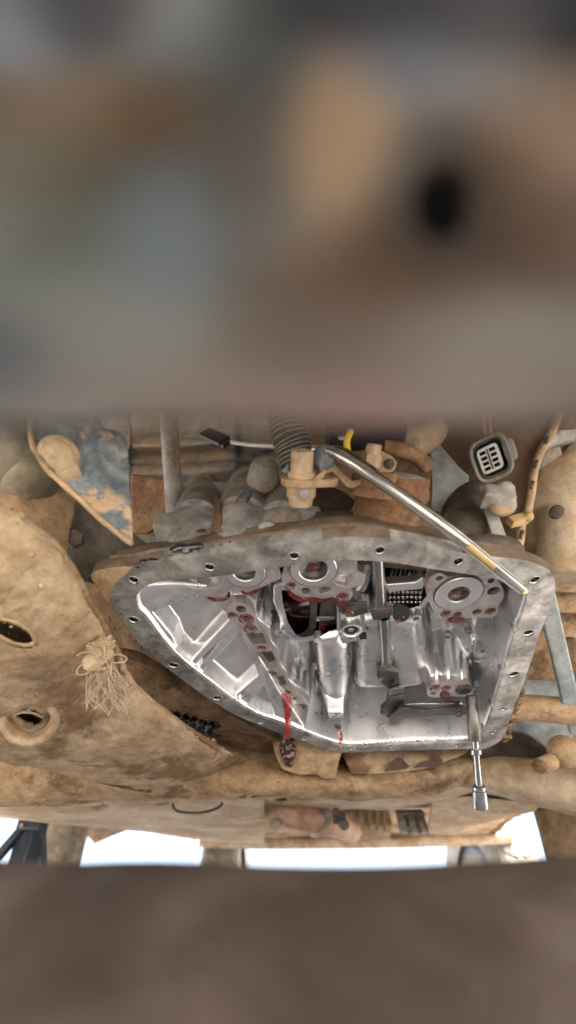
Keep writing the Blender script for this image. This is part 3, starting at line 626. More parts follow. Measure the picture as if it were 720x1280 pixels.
bb = thing('black_module', P(460, 545, .42), 'two glossy black plastic module boxes at the top centre', 'module')
B().box(P(432, 548, .42), (.036, .02, .016), Matrix.Rotation(R(-12), 3, 'Y')).build('case', 'black', bb, bevel=.0015, smooth=False)
B().box(P(472, 535, .425), (.046, .02, .034), Matrix.Rotation(R(-4), 3, 'Y')).build('case', 'black', bb, bevel=.0015, smooth=False)
B().box(P(429, 547, .408), (.009, .001, .006), Matrix.Rotation(R(-12), 3, 'Y')).build('sticker', 'white', bb)
tag(B().tube([P(438, 540, .385), P(434, 550, .38), P(434, 560, .378), P(437, 570, .378)], .0028, 10).build('yellow_wire', 'yellow'), 'short bright yellow wire curving down to the silver tube', 'wire')
# bolted tan bracket
mbk = thing('mounting_bracket', P(410, 590, .37), 'tan muddy bolted mounting bracket arm below the corrugated hose', 'bracket')
upv = Vector((.02, -.93, .36)).normalized()
q0 = P(377, 594, .364)
rgt = Vector((1, 0, 0)); fwd = upv.cross(rgt).normalized(); rgt = fwd.cross(upv)
o = B().lathe(q0, upv, [(.0060, -.025), (.0095, -.0235), (.0100, -.018), (.0118, -.0165), (.0122, -.010), (.0140, -.007)], 36).build('lower_boss', 'mudpale', mbk, autos=50); roughen(o, .0007, 120)
eye = [(-.016,-.004),(-.012,-.012),(0,-.014),(.014,-.012),(.026,-.008),(.030,.002),(.022,.010),(.008,.014),(-.010,.012),(-.016,.006)]
o = B().prism([q0-upv*.007+rgt*a_+fwd*b_ for a_, b_ in crom(eye, 3, True)], upv*.006).build('eye_plate', 'mud', mbk, smooth=False, bevel=.001)
B().prism([P(u, v, .357) for u, v in [(364,599),(392,597),(406,586),(408,592),(400,602),(380,610),(366,609)]], D(380, 600)*.02).build('eye_flange', 'mud', mbk, smooth=False, bevel=.0016)
o = B().lathe(q0, upv, [(.0112, -.001), (.0115, .002), (.0095, .003), (.0090, .004), (.0090, .017), (.0080, .0185), (.0052, .019), (.0048, .0180), (.0002, .0180)], 36).build('bolt', 'mudpale', mbk, autos=40); roughen(o, .0004, 150)
strap = [(398,585),(411,577),(418,579),(427,589),(441,601),(452,598),(458,604),(440,611),(433,609),(416,589),(404,594)]
B().prism([P(u, v, .366+.0002*(u-400)) for u, v in strap], D(425, 595)*.022).build('arm', 'mud', mbk, smooth=False, bevel=.0014)
B().lathe(P(381, 617, .358), Vector((0, -.6, -1)), [(.0015, .001), (.0038, .002), (.0042, 0)], 18).build('stud_end', 'castgrey', mbk)
B().prism([P(u, v, .362) for u, v in [(352,588),(361,578),(361,590),(356,592)]], D(356, 586)*.01).build('blue_washer_tab', 'plate', mbk, smooth=False, bevel=.0008)
B().lathe(P(405, 572, .366), -D(405, 572)+Vector((0, 0, .3)), [(.009, -.004), (.010, 0), (.007, .003)], 18).build('blue_cap', 'plate', mbk)
# rusty round sensor housing
rc = thing('rusty_solenoid', P(492, 605, .40), 'round rusty brown solenoid housing behind the silver tube', 'solenoid')
cc = P(494, 594, .405); axn = Vector((.10, -.88, .42)).normalized()
o = B().lathe(cc, axn, [(.028, -.060), (.031, -.052), (.0315, -.020), (.0335, -.016), (.0335, -.011), (.0310, -.008), (.0310, -.002), (.0300, 0), (.0285, .001), (.0275, -.0005)], 48).build('canister', 'ruststeel', rc, autos=40); roughen(o, .0006, 110)
o = B().lathe(cc, axn, [(.0274, -.003), (.0270, .0005), (.016, .002), (.0004, .0025)], 40).build('dusty_lid', 'castgrey', rc); roughen(o, .0005, 90)
B().lathe(P(470, 588, .385), axn, [(.020, -.020), (.0205, -.012), (.019, -.008), (.0195, -.003), (.017, 0)], 36).build('coil_body', 'ruststeel', rc, autos=40)
B().prism([P(u, v, .382) for u, v in [(440,592),(446,578),(462,566),(474,562),(490,570),(497,578),(494,586),(478,602),(466,606),(452,600)]], D(470, 585)*.012).build('bolt_plate', 'mud', rc, smooth=False, bevel=.0016)
B().lathe(P(486, 580, .3805), -D(486, 580), [(.0045, 0), (.004, .0006), (.0002, .0007)], 16).build('plate_slot', 'castdark', rc)
B().lathe(P(463, 584, .380), axn, [(.0085, 0), (.0085, .010), (.0078, .0105)], 6).lathe(P(463, 584, .380), axn, [(.0062, .010), (.0062, .017), (.005, .018)], 18).build('bolt', 'mudpale', rc, bevel=.0006, smooth=False)
B().tube([P(508, 556, .42), P(520, 552, .43), P(534, 548, .44), P(542, 538, .45)], .014, 16).build('neck_pipe', 'mudpale', rc)
o = B().tube([P(480, 560, .40), P(500, 562, .40), P(520, 570, .41), P(534, 584, .42)], .0065, 12).build('braided_sleeve', 'ruststeel', rc); roughen(o, .0014, 300)
lb = skin('blue_grey_bracket', [[(536,500,.52),(575,500,.52),(592,505,.52)], [(538,560,.50),(570,548,.50),(590,545,.50)], [(540,620,.48),(565,620,.48),(585,610,.48)], [(535,680,.47),(560,680,.47),(580,680,.47)]], 'blue', None, nu=10, nv=12, amp=.002, nscale=30)
tag(lb, 'blue-grey dusty sheet between the rusty solenoid and connector', 'panel')

# ================================================================== CONNECTOR AND TUBE
cn = thing('wiring_connector', P(614, 575, .40), 'grey oval electrical plug with eight dark sockets, upper right', 'connector')
axc = (-D(612, 575)).normalized(); axc = (axc+Vector((-.1, 0, -.1))).normalized()
e1 = axc.cross(Vector((0, 0, 1))).normalized()*-1; e2 = axc.cross(e1)*-1
if e2.z < 0: e2 = -e2
cc = P(614, 573, .40)
def onface(a, b, h=0.): return cc + e1*a + e2*b + axc*h
def oval(rx, ry, h, n=48, p=3.8, dx=0, dy=0, tilt=-.20):
    out = []
    for i in range(n):
        t = 2*math.pi*i/n; c, s_ = math.cos(t), math.sin(t)
        x = rx*abs(c)**(2/p)*math.copysign(1, c)+dx; y = ry*abs(s_)**(2/p)*math.copysign(1, s_)+dy
        out.append(onface(x*math.cos(tilt)-y*math.sin(tilt), x*math.sin(tilt)+y*math.cos(tilt), h))
    return out
def loft(rings, capa=True, capb=True):
    b = B(); n = len(rings[0])
    for r_ in rings: b.v += [Vector(p) for p in r_]
    for j in range(len(rings)-1):
        for i in range(n): b.f.append((j*n+i, j*n+(i+1) % n, (j+1)*n+(i+1) % n, (j+1)*n+i))
    if capa: b.f.append(tuple(range(n))[::-1])
    if capb: b.f.append(tuple((len(rings)-1)*n+i for i in range(n)))
    return b
loft([oval(0.0103, 0.0126, -.045), oval(0.0142, 0.0180, -.02), oval(0.0159, 0.0193, -.004), oval(0.0159, 0.0193, .004), oval(0.0148, 0.0182, .0055), oval(0.0129, 0.0162, .0045), oval(0.0125, 0.0158, -.008)]).build('shell', 'conn', cn, autos=50)
loft([oval(0.0043, 0.0090, -.01, dx=.0155), oval(0.0047, 0.0095, .003, dx=.0155), oval(0.0034, 0.0081, .004, dx=.0155)]).build('latch', 'conn', cn, autos=50)
loft([oval(0.0110, 0.0144, -.0075), oval(0.0110, 0.0144, -.0065)]).build('seal', 'black', cn)
loft([oval(0.0090, 0.0113, -.007, p=6, dx=-.001), oval(0.0090, 0.0113, .0005, p=6, dx=-.001), oval(0.0084, 0.0106, .0012, p=6, dx=-.001)]).build('terminal_block', 'white', cn, autos=40)
rt3 = Matrix((e1, e2, axc)).transposed() @ Matrix.Rotation(-.20, 3, 'Z')
for i in range(2):
    for j in range(4):
        c = cc + rt3 @ Vector((-.0050+.0080*i, -.0070+.0047*j, .0012)); B().box(c, (.0048, .0030, .0012), rt3).build('socket', 'blackhole', cn)  # black boxes on the face, socket shade put into the colour
B().box(cc+rt3 @ Vector((-.001, 0, .0013)), (.0012, .0185, .001), rt3).build('divider', 'black', cn)
gr = thing('grey_strap', P(620, 660, .41), 'pale grey cast strap running from the connector down to the rail', 'strap')
rows = [[P(598, 606, .415), P(612, 603, .413)], [P(606, 640, .40), P(620, 636, .398)], [P(615, 672, .40), P(632, 668, .398)], [P(624, 706, .405), P(648, 700, .403)]]
b = B()
for (a, e) in rows:
    b.v += [a, e, e+D(620, 650)*.012, a+D(620, 650)*.012]
for j in range(3):
    for i in range(4): b.f.append((j*4+i, j*4+(i+1) % 4, (j+1)*4+(i+1) % 4, (j+1)*4+i))
b.f += [(3, 2, 1, 0), (12, 13, 14, 15)]
b.build('strap_bar', 'castgrey', gr, smooth=False, bevel=.002)
o = B().box(P(622, 622, .395), (.026, .016, .018), Matrix.Rotation(R(12), 3, 'Y')).ball(P(628, 632, .390), (.012, .009, .010)).ball(P(630, 612, .395), (.008, .008, .006)).build('clip_block', 'castgrey', gr, remesh=.0014, smooth_it=4)
B().ball(P(626, 635, .388), (.010, .006, .008)).build('mud_cake', 'mud', gr)

for du in (0, 7): tag(B().tube([P(606+du, 470, .42), P(604+du, 525, .42), P(606+du, 545, .415)], .0022, 8).build('loom_wire', 'ruststeel'), ('left' if du == 0 else 'right')+' one of two thin brown wires above the grey plug', 'wire', 'wires of the grey plug')
st = thing('silver_tube', P(520, 640, .36), 'long bent silver tube slanting across to the right rail corner', 'tube')
tpts = [P(392,562,.372), P(408,563,.366), P(424,569,.360), P(445,582,.356), (P(480,606,.354)), P(530,641,.354), P(570,671,.356), P(610,703,.364), P(640,727,.374), P(653,737,.380)]
B().tube(tpts, .0044, 18, 8).build('tube_wall', 'hosewall', st)
B().tube([p+Vector((.0024, -.0014, .0036)) for p in tpts[2:]], .0017, 8, 8).build('seam_bead', 'steel', st)
B().tube([p+Vector((-.001, -.0026, -.0036)) for p in [P(584,682,.358), P(600,695,.361), P(616,708,.365)]], .0022, 10, 8).build('yellow_stain_band', 'yellowdull', st)
B().cyl(P(650, 735, .3785), P(656, 739.5, .3815), .0032, .0030).build('yellow_tip', 'yellow', st)
B().tube([P(414, 562, .372), P(430, 566, .372), P(446, 576, .368), P(470, 593, .364)], .0042, 12).build('upper_conduit', 'steel', st)

# ================================================================== TRANSMISSION CASE
ZR, ZM = .28, .31
TC = thing('transmission_case', PZ(420, 800, ZR), 'open cast aluminium automatic transmission case seen from below', 'transmission')
def sdf(px_, X, Y):
    pts = np.array(px_, float); n = len(pts); d = np.full(X.shape, 1e9); ins = np.zeros(X.shape, bool)
    for i in range(n):
        ax_, ay = pts[i]; bx_, by = pts[(i+1) % n]
        ex_, ey = bx_-ax_, by-ay; wx, wy = X-ax_, Y-ay
        t = np.clip((wx*ex_+wy*ey)/(ex_*ex_+ey*ey+1e-15), 0, 1)
        d = np.minimum(d, (wx-ex_*t)**2+(wy-ey*t)**2)
        c = ((ay > Y) != (by > Y)) & (X < (bx_-ax_)*(Y-ay)/(by-ay+1e-15)+ax_)
        ins ^= c
    d = np.sqrt(d); return np.where(ins, -d, d)
outer_px = [(114,719),(126,738),(137,753),(150,775),(173,803),(204,831),(238,857),(271,880),(295,894),(332,910),(370,924),(405,936),(425,940),(450,940),(515,938),(585,936),(606,936),(624,927),(633,914),(641,888),(652,861),(663,829),(676,789),(687,761),(694,735),(690,717),(678,708),(655,700),(610,695),(560,688),(489,674),(455,671),(420,672),(360,679),(278,691),(199,702),(165,708),(128,712)]
inner_px = [(170,748),(177,737),(192,729),(217,725),(270,721),(320,713),(358,708),(385,703),(420,701),(440,700),(489,703),(540,711),(604,721),(640,728),(656,735),(659,746),(655,762),(644,791),(636,818),(629,844),(617,883),(606,914),(598,924),(580,928),(515,930),(450,934),(432,933),(417,930),(387,919),(355,906),(320,894),(287,873),(267,858),(227,827),(204,802),(182,773),(173,764)]
rn = M['rail'].node_tree; pb = rn.nodes['Principled BSDF']; src = pb.inputs['Base Color'].links[0].from_socket
tcr = rn.nodes.new('ShaderNodeTexCoord'); sx_ = rn.nodes.new('ShaderNodeSeparateXYZ'); rn.links.new(tcr.outputs['Object'], sx_.inputs[0])
nzr = rn.nodes.new('ShaderNodeTexNoise'); nzr.inputs['Scale'].default_value = 14; nzr.inputs['Detail'].default_value = 8; rn.links.new(tcr.outputs['Object'], nzr.inputs['Vector'])
ad = rn.nodes.new('ShaderNodeMath'); ad.operation = 'MULTIPLY_ADD'; rn.links.new(nzr.outputs['Fac'], ad.inputs[0]); ad.inputs[1].default_value = .30; rn.links.new(sx_.outputs['X'], ad.inputs[2])
mrr = rn.nodes.new('ShaderNodeMapRange'); mrr.inputs['From Min'].default_value = .06; mrr.inputs['From Max'].default_value = .28; rn.links.new(ad.outputs[0], mrr.inputs['Value'])
mxr = rn.nodes.new('ShaderNodeMix'); mxr.data_type = 'RGBA'; mxr.blend_type = 'MULTIPLY'; mxr.inputs['Factor'].default_value = 1
crr = rn.nodes.new('ShaderNodeMix'); crr.data_type = 'RGBA'; crr.inputs[6].default_value = (.46, .475, .455, 1); crr.inputs[7].default_value = (1, 1, 1, 1); rn.links.new(mrr.outputs['Result'], crr.inputs['Factor'])
rn.links.new(src, mxr.inputs[6]); rn.links.new(crr.outputs[2], mxr.inputs[7]); rn.links.new(mxr.outputs[2], pb.inputs['Base Color'])
outer = plan(outer_px, ZR, 3); inner = plan(inner_px, ZR, 3)
hole_px = [(167,725),(167,775),(217,832),(272,873),(262,709),(368,695),(475,688),(573,702),(669,725),(661,791),(643,843),(630,886),(617,916),(326,903),(381,924),(440,936.5),(490,933.5),(572,932)]
hl = []; hc = []
for u, v in hole_px:
    far = v > 880; lp, c, r = circ(u, v, 5.4 if not far else 3.4, ZR, 16); hl.append(lp); hc.append((c, r))
rail = plate('pan_rail', outer, [inner]+hl, ZR, .013, 'rail', TC, bevel=.0012)
rail.data.materials.append(M['castbrown']); oa = np.array(outer)
for p in rail.data.polygons:
    if abs(p.normal.z) < .5:
        c_ = p.center+WL[rail]
        if np.min(np.hypot(oa[:, 0]-c_.x, oa[:, 1]-c_.y)) < .006 and sdf(inner, np.array([c_.x]), np.array([c_.y]))[0] > .004: p.material_index = 1
for c, r in hc:
    B().lathe((c.x, c.y, ZR-.0002), (0, 0, 1), [(r*1.28, .0004), (r*1.25, -.0004), (r*1.0, .0002), (r*.92, .002), (r*.86, .004), (r*.86, .012), (.0003, .0122)], 18, cap=False).build('bolt_hole', 'steel', rail)
# bosses round the bolt holes of the right rail (small scallops on the inner edge)
for u, v in ((649,790),(632,843),(619,885),(609,914)):
    c = PZ(u, v, ZR); B().lathe((c.x, c.y, ZR+.0006), (0, 0, 1), [(.0045, 0), (.0055, .0012), (.0055, .012)], 18).build('bolt_boss', 'rail', rail)
# tan mud lug at the left tip
lug = plan([(113,719),(123,736),(136,752),(140,740),(146,727),(165,709),(128,711.5)], ZR-.0006, 3)
o = plate('mud_patch', lug, [], ZR-.0012, .0011, 'mud', rail, bevel=.0004)
mc = B(); rr_ = random.Random(4)
for k in range(60):
    t = rr_.random(); u = 652-22*t+rr_.uniform(-2, 5); v = 862+66*t; mc.ball(PZ(u, v, ZR+rr_.uniform(.001, .010)), rr_.uniform(.0012, .0042), seg=8, rings=6)
mc.build('mud_crust', 'mud', rail, remesh=.0011, smooth_it=1)
# wet oil on the near side of the rail
ob = B()
for u, v, r_ in ((172,703,.003),(180,700,.0045),(190,699,.0045),(198,699,.0035),(212,696,.003),(218,690,.0055),(224,688,.006),(231,691,.006),(238,688,.0055),(244,687,.006),(250,691,.004),(258,691,.003),(266,689,.0025),(276,687,.002),(206,698,.003),(286,685,.0018)):
    p = PY(u, v, PZ(u, v+8, ZR).y-.001); p = PZ(u, v+6, ZR); q = Vector((p.x, p.y-.0005, ZR+.004+.0006*(698-v))); ob.ball(q, (r_, .0022, r_*.7), seg=12, rings=8)
ob.build('wet_oil_patch', 'blackoil', rail, remesh=.0009, smooth_it=2)

# ---- cavity as a cast surface over the plan
def smin(a, b, k):
    h = np.clip(.5+.5*(b-a)/k, 0, 1); return b*(1-h)+a*h-k*h*(1-h)
def smax(a, b, k): return -smin(-a, -b, k)
def sst(a, b, x):
    t = np.clip((x-a)/(b-a), 0, 1); return t*t*(3-2*t)
ia = np.array(inner); x0, y0 = ia.min(0)-.006; x1, y1 = ia.max(0)+.006
ST_ = .0010
gx = np.arange(x0, x1, ST_); gy = np.arange(y0, y1, ST_); X, Y = np.meshgrid(gx, gy)
E = -sdf(inner, X, Y)
Z = np.minimum(.2835+7*np.maximum(E, 0), .395)
def flute(amp, wl, ang=.0): return amp*np.sin((X*math.cos(ang)+Y*math.sin(ang))*2*math.pi/wl)
# left sloping bowl with pockets
Lp = plan([(140,700),(282,735),(292,775),(318,815),(348,855),(380,890),(392,925),(300,900),(200,830),(150,770)], .312)
sL = sdf(Lp, X, Y); zL = np.minimum(.288+.50*np.maximum(E, 0), np.maximum(.324-.22*(Y-.40), .296))
def pocket(px_, z, dp, dr):
    s_ = sdf(plan(px_, z), X, Y); return dp*sst(0, dr, -s_)
zL = zL + pocket([(196,738),(255,738),(290,772),(236,806),(220,770)], .318, .022, .0040)
zL = zL + pocket([(243,821),(302,788),(324,834),(284,850)], .318, .020, .0036)
zL = zL + pocket([(299,862),(331,844),(352,886),(326,882)], .318, .017, .0032)
zL = zL + pocket([(236,812),(292,783),(234,824)], .316, .012, .003)
zL = zL + pocket([(285,853),(318,840),(287,862)], .316, .008, .003)
zL = np.minimum(zL, .365)
Z = smin(Z, zL+5*np.maximum(sL, 0), .004)
CH = [(290,755),(307,755),(318,770),(321,783),(337,796),(338,810),(349,826),(351,841),(359,850),(361,860),(374,869),(387,881),(378,887),(363,878),(352,868),(343,851),(330,843),(318,828),(312,811),(304,800),(299,781),(284,773),(284,761)]
PA = [(232,700),(240,738),(258,746),(270,748),(282,746),(286,738),(296,733),(310,740),(322,736),(340,728),(352,720),(352,690),(300,690)]
PC = [(352,690),(351,718),(356,733),(368,743),(380,748),(393,747),(404,749),(417,747),(425,753),(436,751),(441,743),(438,736),(452,732),(455,718),(446,712),(438,690)]
PS = [(534,746),(533,734),(538,722),(549,716),(560,721),(578,719),(604,721),(616,721),(625,730),(630,741),(628,751),(623,757),(621,767),(613,772),(590,772),(578,774),(562,774),(553,775),(546,770),(540,760)]
PL = [(534,864),(541,856),(554,853),(572,855),(586,857),(592,862),(589,869),(575,871),(563,870),(550,872),(537,871)]
def body(px_, zu, zt, k, rk=.004, fl=0., dome=0., sub_=0):
    global Z
    s_ = sdf(plan(px_, zu, sub_), X, Y)
    if fl: s_ = s_+fl*np.sin((X*.8+Y*.6)*2*math.pi/.016)*sst(0, .004, s_)
    zz = zt + k*np.maximum(s_, 0) - dome*(1-np.clip(-s_, 0, .03)/.03)*0 + dome*np.where(s_ < 0, 0, 0)
    if dome: zz = zt + dome*(1-np.sqrt(np.clip(1-(1-np.clip(-s_/.022, 0, 1))**2, 0, 1))) + k*np.maximum(s_, 0)
    Z = smin(Z, zz, rk)
body(CH, ZM, ZM+.0115, 5, .003, .0009)
body(PA, ZM, ZM+.010, 6, .003, .001); body(PC, ZM, ZM+.010, 6, .003)
body(PS, ZM, ZM+.010, 6, .003); body(PL, ZM, ZM+.010, 6, .003, .0012)
# columns, bosses and drum bulges
body([(352,800),(366,780),(384,790),(392,830),(392,862),(380,862),(362,835)], .335, .348, 3, .008, 0, .02)
body([(395,805),(425,800),(437,815),(438,850),(434,886),(412,889),(400,860)], .320, .322, 6, .004, 0, .014)
body([(411,893),(429,893),(430,900),(412,900)], .300, .300, 4, .004, 0, .004)
body([(395,788),(435,782),(440,800),(398,808)], .33, .335, 3, .006, 0, .012)
body([(439,775),(470,770),(536,775),(541,845),(538,864),(500,869),(441,869)], .325, .327, 5, .005, 0, .040)
body([(425,765),(452,762),(456,795),(428,798)], .318, .320, 4, .004, 0, .008)
body([(505,752),(528,756),(532,776),(508,780),(500,768)], .325, .330, 4, .006, 0, .012)
body([(540,780),(560,783),(562,800),(542,806)], .335, .348, 3, .006, 0, .012)
body([(598,772),(628,772),(632,800),(600,812)], .330, .360, 2.5, .006)
body([(598,822),(634,822),(624,850),(592,846)], .325, .352, 2.5, .006)
body([(505,780),(530,785),(530,800),(505,800)], .335, .352, 3, .006, 0, .01)
body([(354,765),(366,760),(370,778),(358,786)], .330, .335, 3.5, .004, 0, .006)
body([(458,700),(466,700),(464,735),(458,748),(444,748),(452,735)], .325, .327, 4, .005, 0, .010)
# flat lands framing the two windows
WIN1 = [(352,738),(353,752),(360,778),(370,794),(378,797),(398,793),(421,786),(421,745),(400,735)]; WIN2 = [(476,690),(476,750),(498,757),(524,757),(533,745),(531,690)]
for wp, ex_ in ((WIN1, .009), (WIN2, .007)):
    s_ = sdf(plan(wp, .335), X, Y)-ex_
    Z = smin(Z, .335+6*np.maximum(s_, 0), .003)
# small casting irregularity
Z = Z + .0001*np.sin(X*210+3*np.sin(Y*90))*np.sin(Y*170)
# windows cut through to the gear train and clutch pack
win = [sdf(plan(WIN1, .335), X, Y), sdf(plan(WIN2, .335), X, Y), sdf(plan([(556,799),(568,797),(569,803),(557,804)], .345), X, Y)]
for w_ in win:                                    # pull the nearest grid points onto the cut line
    gy_, gx_ = np.gradient(w_, ST_); near_ = np.abs(w_) < .75*ST_
    X = np.where(near_, X-w_*gx_, X); Y = np.where(near_, Y-w_*gy_, Y)
win = [np.where(np.abs(w_) < .75*ST_, -1e-6, w_) for w_ in win]
dpx = Y*CT+Z*ST; upx = CU+F*X/dpx; vpx = CV-F*(-Y*ST+Z*CT)/dpx
win.append(np.where((E < .012) & (E > 0), sdf([(413,905),(419,902),(428,904),(429,911),(424,916),(419,914)], upx, vpx), 1))
H_, W2 = X.shape
cut = np.zeros((H_, W2), bool)
for w_ in win: cut |= w_ < 0
inside = E > -.003
kp = inside[:-1, :-1] | inside[1:, 1:]
ck = cut[:-1, :-1] & cut[1:, 1:] & cut[:-1, 1:] & cut[1:, :-1]
idx = np.arange(H_*W2).reshape(H_, W2)
q = np.stack([idx[:-1, :-1], idx[1:, :-1], idx[1:, 1:], idx[:-1, 1:]], -1)[kp & ~ck]
used = np.unique(q); rm = np.full(H_*W2, -1); rm[used] = np.arange(len(used))
VV = np.stack([X, Y, Z], -1).reshape(-1, 3)[used]
cav = link('cavity_casting', VV, [tuple(int(a) for a in f) for f in rm[q]], 'alu', TC)
# ---- machined port faces
def ports(name, outl, circs, polys, m='mach', t=.012, z=ZM, red=(), fil='oildark', subd=3, big=()):
    hs_ = []; bot = []
    for (u, v, r_) in big: hs_.append(circ(u, v, r_, z, 40)[0])
    for (u, v, r_) in circs:
        lp, c, r = circ(u, v, r_, z, 16); hs_.append(lp); bot.append((c, r, (u, v) in red))
    for pl_ in polys: hs_.append(plan(pl_, z))
    o = plate(name, plan(outl, z, subd), hs_, z, t, m, TC, bevel=.0008)
    for c, r, rd in bot:
        B().lathe((c.x, c.y, z+.0065), (0, 0, 1), [(r*1.02, 0), (r*1.02, .001)], 16).build('port_floor', 'oildark' if rd else 'dksteel', o)
    for c, r, rd in bot:
        if rd: B().lathe((c.x, c.y, z-.0007), (0, 0, 1), [(r*1.02, .0006), (r*1.04, .0001), (r*1.55, .0001), (r*1.6, .0006)], 20, cap=False).build('fluid_film', 'oil', o)
    for pl_ in polys:
        q_ = plan(pl_, z); cx = sum(p[0] for p in q_)/len(q_); cy = sum(p[1] for p in q_)/len(q_)
        plate('passage_floor', [(cx+(x-cx)*1.03, cy+(y-cy)*1.03) for x, y in q_], [], z+.0112, .0005, 'dksteel', o, bevel=0)  # dark floor colour supplies the shade of the recess
    return o
chp = ports('channel_plate', CH, [(301,762,6.5),(291,769,3.8),(308,774,6.5),(313,786,5.6),(327,810,3.8),(341,842,3.4),(357,866,4.2),(368,873,3),(379,883,4.2)],
      [[(306,792),(328,791),(334,805),(316,807)], [(318,815),(340,814),(348,833),(331,839)], [(346,846),(354,845),(359,855),(351,858)]], red=((291,769),(308,774),(313,786),(327,810),(341,842),(357,866),(379,883)))
pa = ports('servo_face', PA, [(275,741,4.5)], [], big=((306,714,24.5),(258,716,22.5)))
pc = ports('accumulator_face', PC, [(364,732,4),(382,739,6),(428,746,5)], [[(431,712),(443,721),(433,733),(421,731),(418,727)], [(398,735),(413,734),(415,738),(402,743),(398,741)]], red=((364,732),(428,746)), big=((392,711,27),))
ps = ports('servo_plate', PS, [(549,723,4.6),(614,726,4.4),(617,739,7.5),(557,767,4),(572,768,5.2),(596,765,5.5),(613,764,4.2)], [], red=((613,764),(557,767)), big=((573,741,28),))
pl = ports('bolt_plate', PL, [(544,860,4.2),(558,860,3.8),(541,867,3.6),(557,867,3.4),(572,863,3.4)], [], red=((558,860),(544,860)))
def piston(u, v, ro, rings, par, nub=True):
    c, z = PZ(u, v, ZM), ZM-.0012; k = dep(c)/F
    t_ = B().lathe((c.x, c.y, z), (0, 0, -1), [(ro*k, -.004), (ro*k, .0006), (ro*k-.0006, .0012), (rings[0]*k+.0006, .0012), (rings[0]*k, .0006), (rings[0]*k, -.010)], 48, cap=False).build('piston', 'machclean', par, autos=40)
    B().lathe((c.x, c.y, z), (0, 0, -1), [(ro*k+.0012, -.0004), (ro*k+.0012, .0001), (ro*k, .0001)], 48, cap=False).build('snap_ring', 'dksteel', par)
    if len(rings) > 1:
        B().lathe((c.x, c.y, z), (0, 0, -1), [(rings[0]*k+.0002, -.004), (rings[1]*k, -.0095), (rings[1]*k, -.004), (rings[1]*k*.86, -.003), (.0004, -.003)], 36, cap=False).build('piston_recess', 'dksteel', par, autos=40)
        if nub: B().lathe((c.x, c.y, z), (0, 0, -1), [(rings[1]*k*.62, -.004), (rings[1]*k*.60, -.001), (rings[1]*k*.4, -.0002), (.0003, 0)], 20, cap=False).build('oil_bead', 'oil', par)
    return t_
piston(573, 741, 29, (13.5, 6), ps)
piston(306, 714, 26, (14, 6), pa); piston(392, 711, 29, (18, 9), pc)
cA, kA = PZ(258, 716, ZM), dep(PZ(258, 716, ZM))/F
B().lathe((cA.x, cA.y, ZM-.002), (0, 0, -1), [(24*kA, -.004), (24*kA, .001), (21.5*kA, .001), (21*kA, -.002), (21*kA, -.009), (.0003, -.0095)], 40, cap=False).build('open_bore', 'machclean', pa, autos=35)
# red fluid films: clinging to the port edges and running down the wall
def smear(px_, z, m, par, nm='fluid_film', t=.0008): return plate(nm, plan(px_, z, 3), [], z, t, m, par, bevel=.0003)
smear([(356,733),(368,743),(380,748),(393,747),(404,749),(417,747),(425,753),(436,751),(434,755),(424,757),(414,751),(400,754),(390,751),(376,753),(362,745)], ZM-.001, 'oil', pc)
smear([(258,746),(270,748),(282,746),(286,739),(288,746),(282,751),(266,752)], ZM-.001, 'oil', pa)
smear([(302,737),(310,741),(320,737),(324,739),(312,745),(302,742)], ZM-.001, 'oil', pa)
smear([(558,774),(570,771),(582,774),(574,778),(564,779)], ZM-.001, 'oil', ps); smear([(550,867),(556,864),(563,868),(562,875),(555,877),(551,872)], ZM-.001, 'oil', pl)
for (u, v) in ((438,797),(427,792),(504,771),(485,772),(498,776)):
    c = PZ(u, v, .318); B().ball(c, (.0022, .0022, .0016), seg=12, rings=8).build('oil_bead', 'oil', TC)
# streaks down the far wall
def streak(u0, v0, v1, w0, m, nm):
    b = B(); n = 12
    for i in range(n+1):
        t = i/n; v = v0+(v1-v0)*t; hw = w0*(1-.35*t)*(1+.15*math.sin(9*t))
        uu = u0+1.5*math.sin(4*t)+t*2
        for s_ in (-1, -.4, .4, 1):
            # nearest point of the casting along the ray
            lo = None
            for zz in np.arange(.2795, .36, .0008):
                p = PZ(uu+s_*hw, v, zz); ii = int(round((p.y-y0)/ST_)); jj = int(round((p.x-x0)/ST_))
                if 0 <= ii < H_ and 0 <= jj < W2:
                    if Z[ii, jj] <= zz: lo = p; break
                    if E[ii, jj] < -.0005 and zz <= ZR: lo = p; break
            if lo is None: lo = PZ(uu+s_*hw, v, .29)
            b.v.append(lo*(.9955 if abs(s_) < .5 else .9975))
    for i in range(n):
        for j in range(3): b.f.append((i*4+j, i*4+j+1, (i+1)*4+j+1, (i+1)*4+j))
    return b.build(nm, m, TC)
streak(357.5, 867, 924, 5.6, 'oilrun', 'fluid_streak'); streak(424, 914, 938, 2.6, 'oilfilm', 'fluid_streak')

# ---- gear train behind the dark window
gz = .42
B().prism([PZ(u, v, gz) for u, v in [(330,700),(440,700),(440,830),(330,830)]], (0, 0, .05)).build('gear_shade_block', 'blackhole', TC, smooth=False)  # black block, shade behind the window put into its colour
gw = B()
c1 = PZ(378, 752, .372)
B().cyl(PZ(352, 760, .40), PZ(402, 752, .40), .030, .030, 40).build('drum', 'oildark', TC, autos=40)
dr = B().box(PZ(392, 752, .352), (.008, .075, .02)).build('drum_strap', 'dksteel', TC, bevel=.001, smooth=False)
B().box(PZ(411, 756, .35), (.020, .06, .012)).build('carrier_plate', 'dksteel', TC, bevel=.001, smooth=False)
B().box(PZ(408, 770, .348), (.028, .008, .01)).build('carrier_lug', 'steel', TC, bevel=.001, smooth=False)
B().lathe(PZ(403, 783, .352), (0, -.3, -1), [(.006, 0), (.006, .003), (.003, .004)], 16).build('carrier_pin', 'oil', TC)
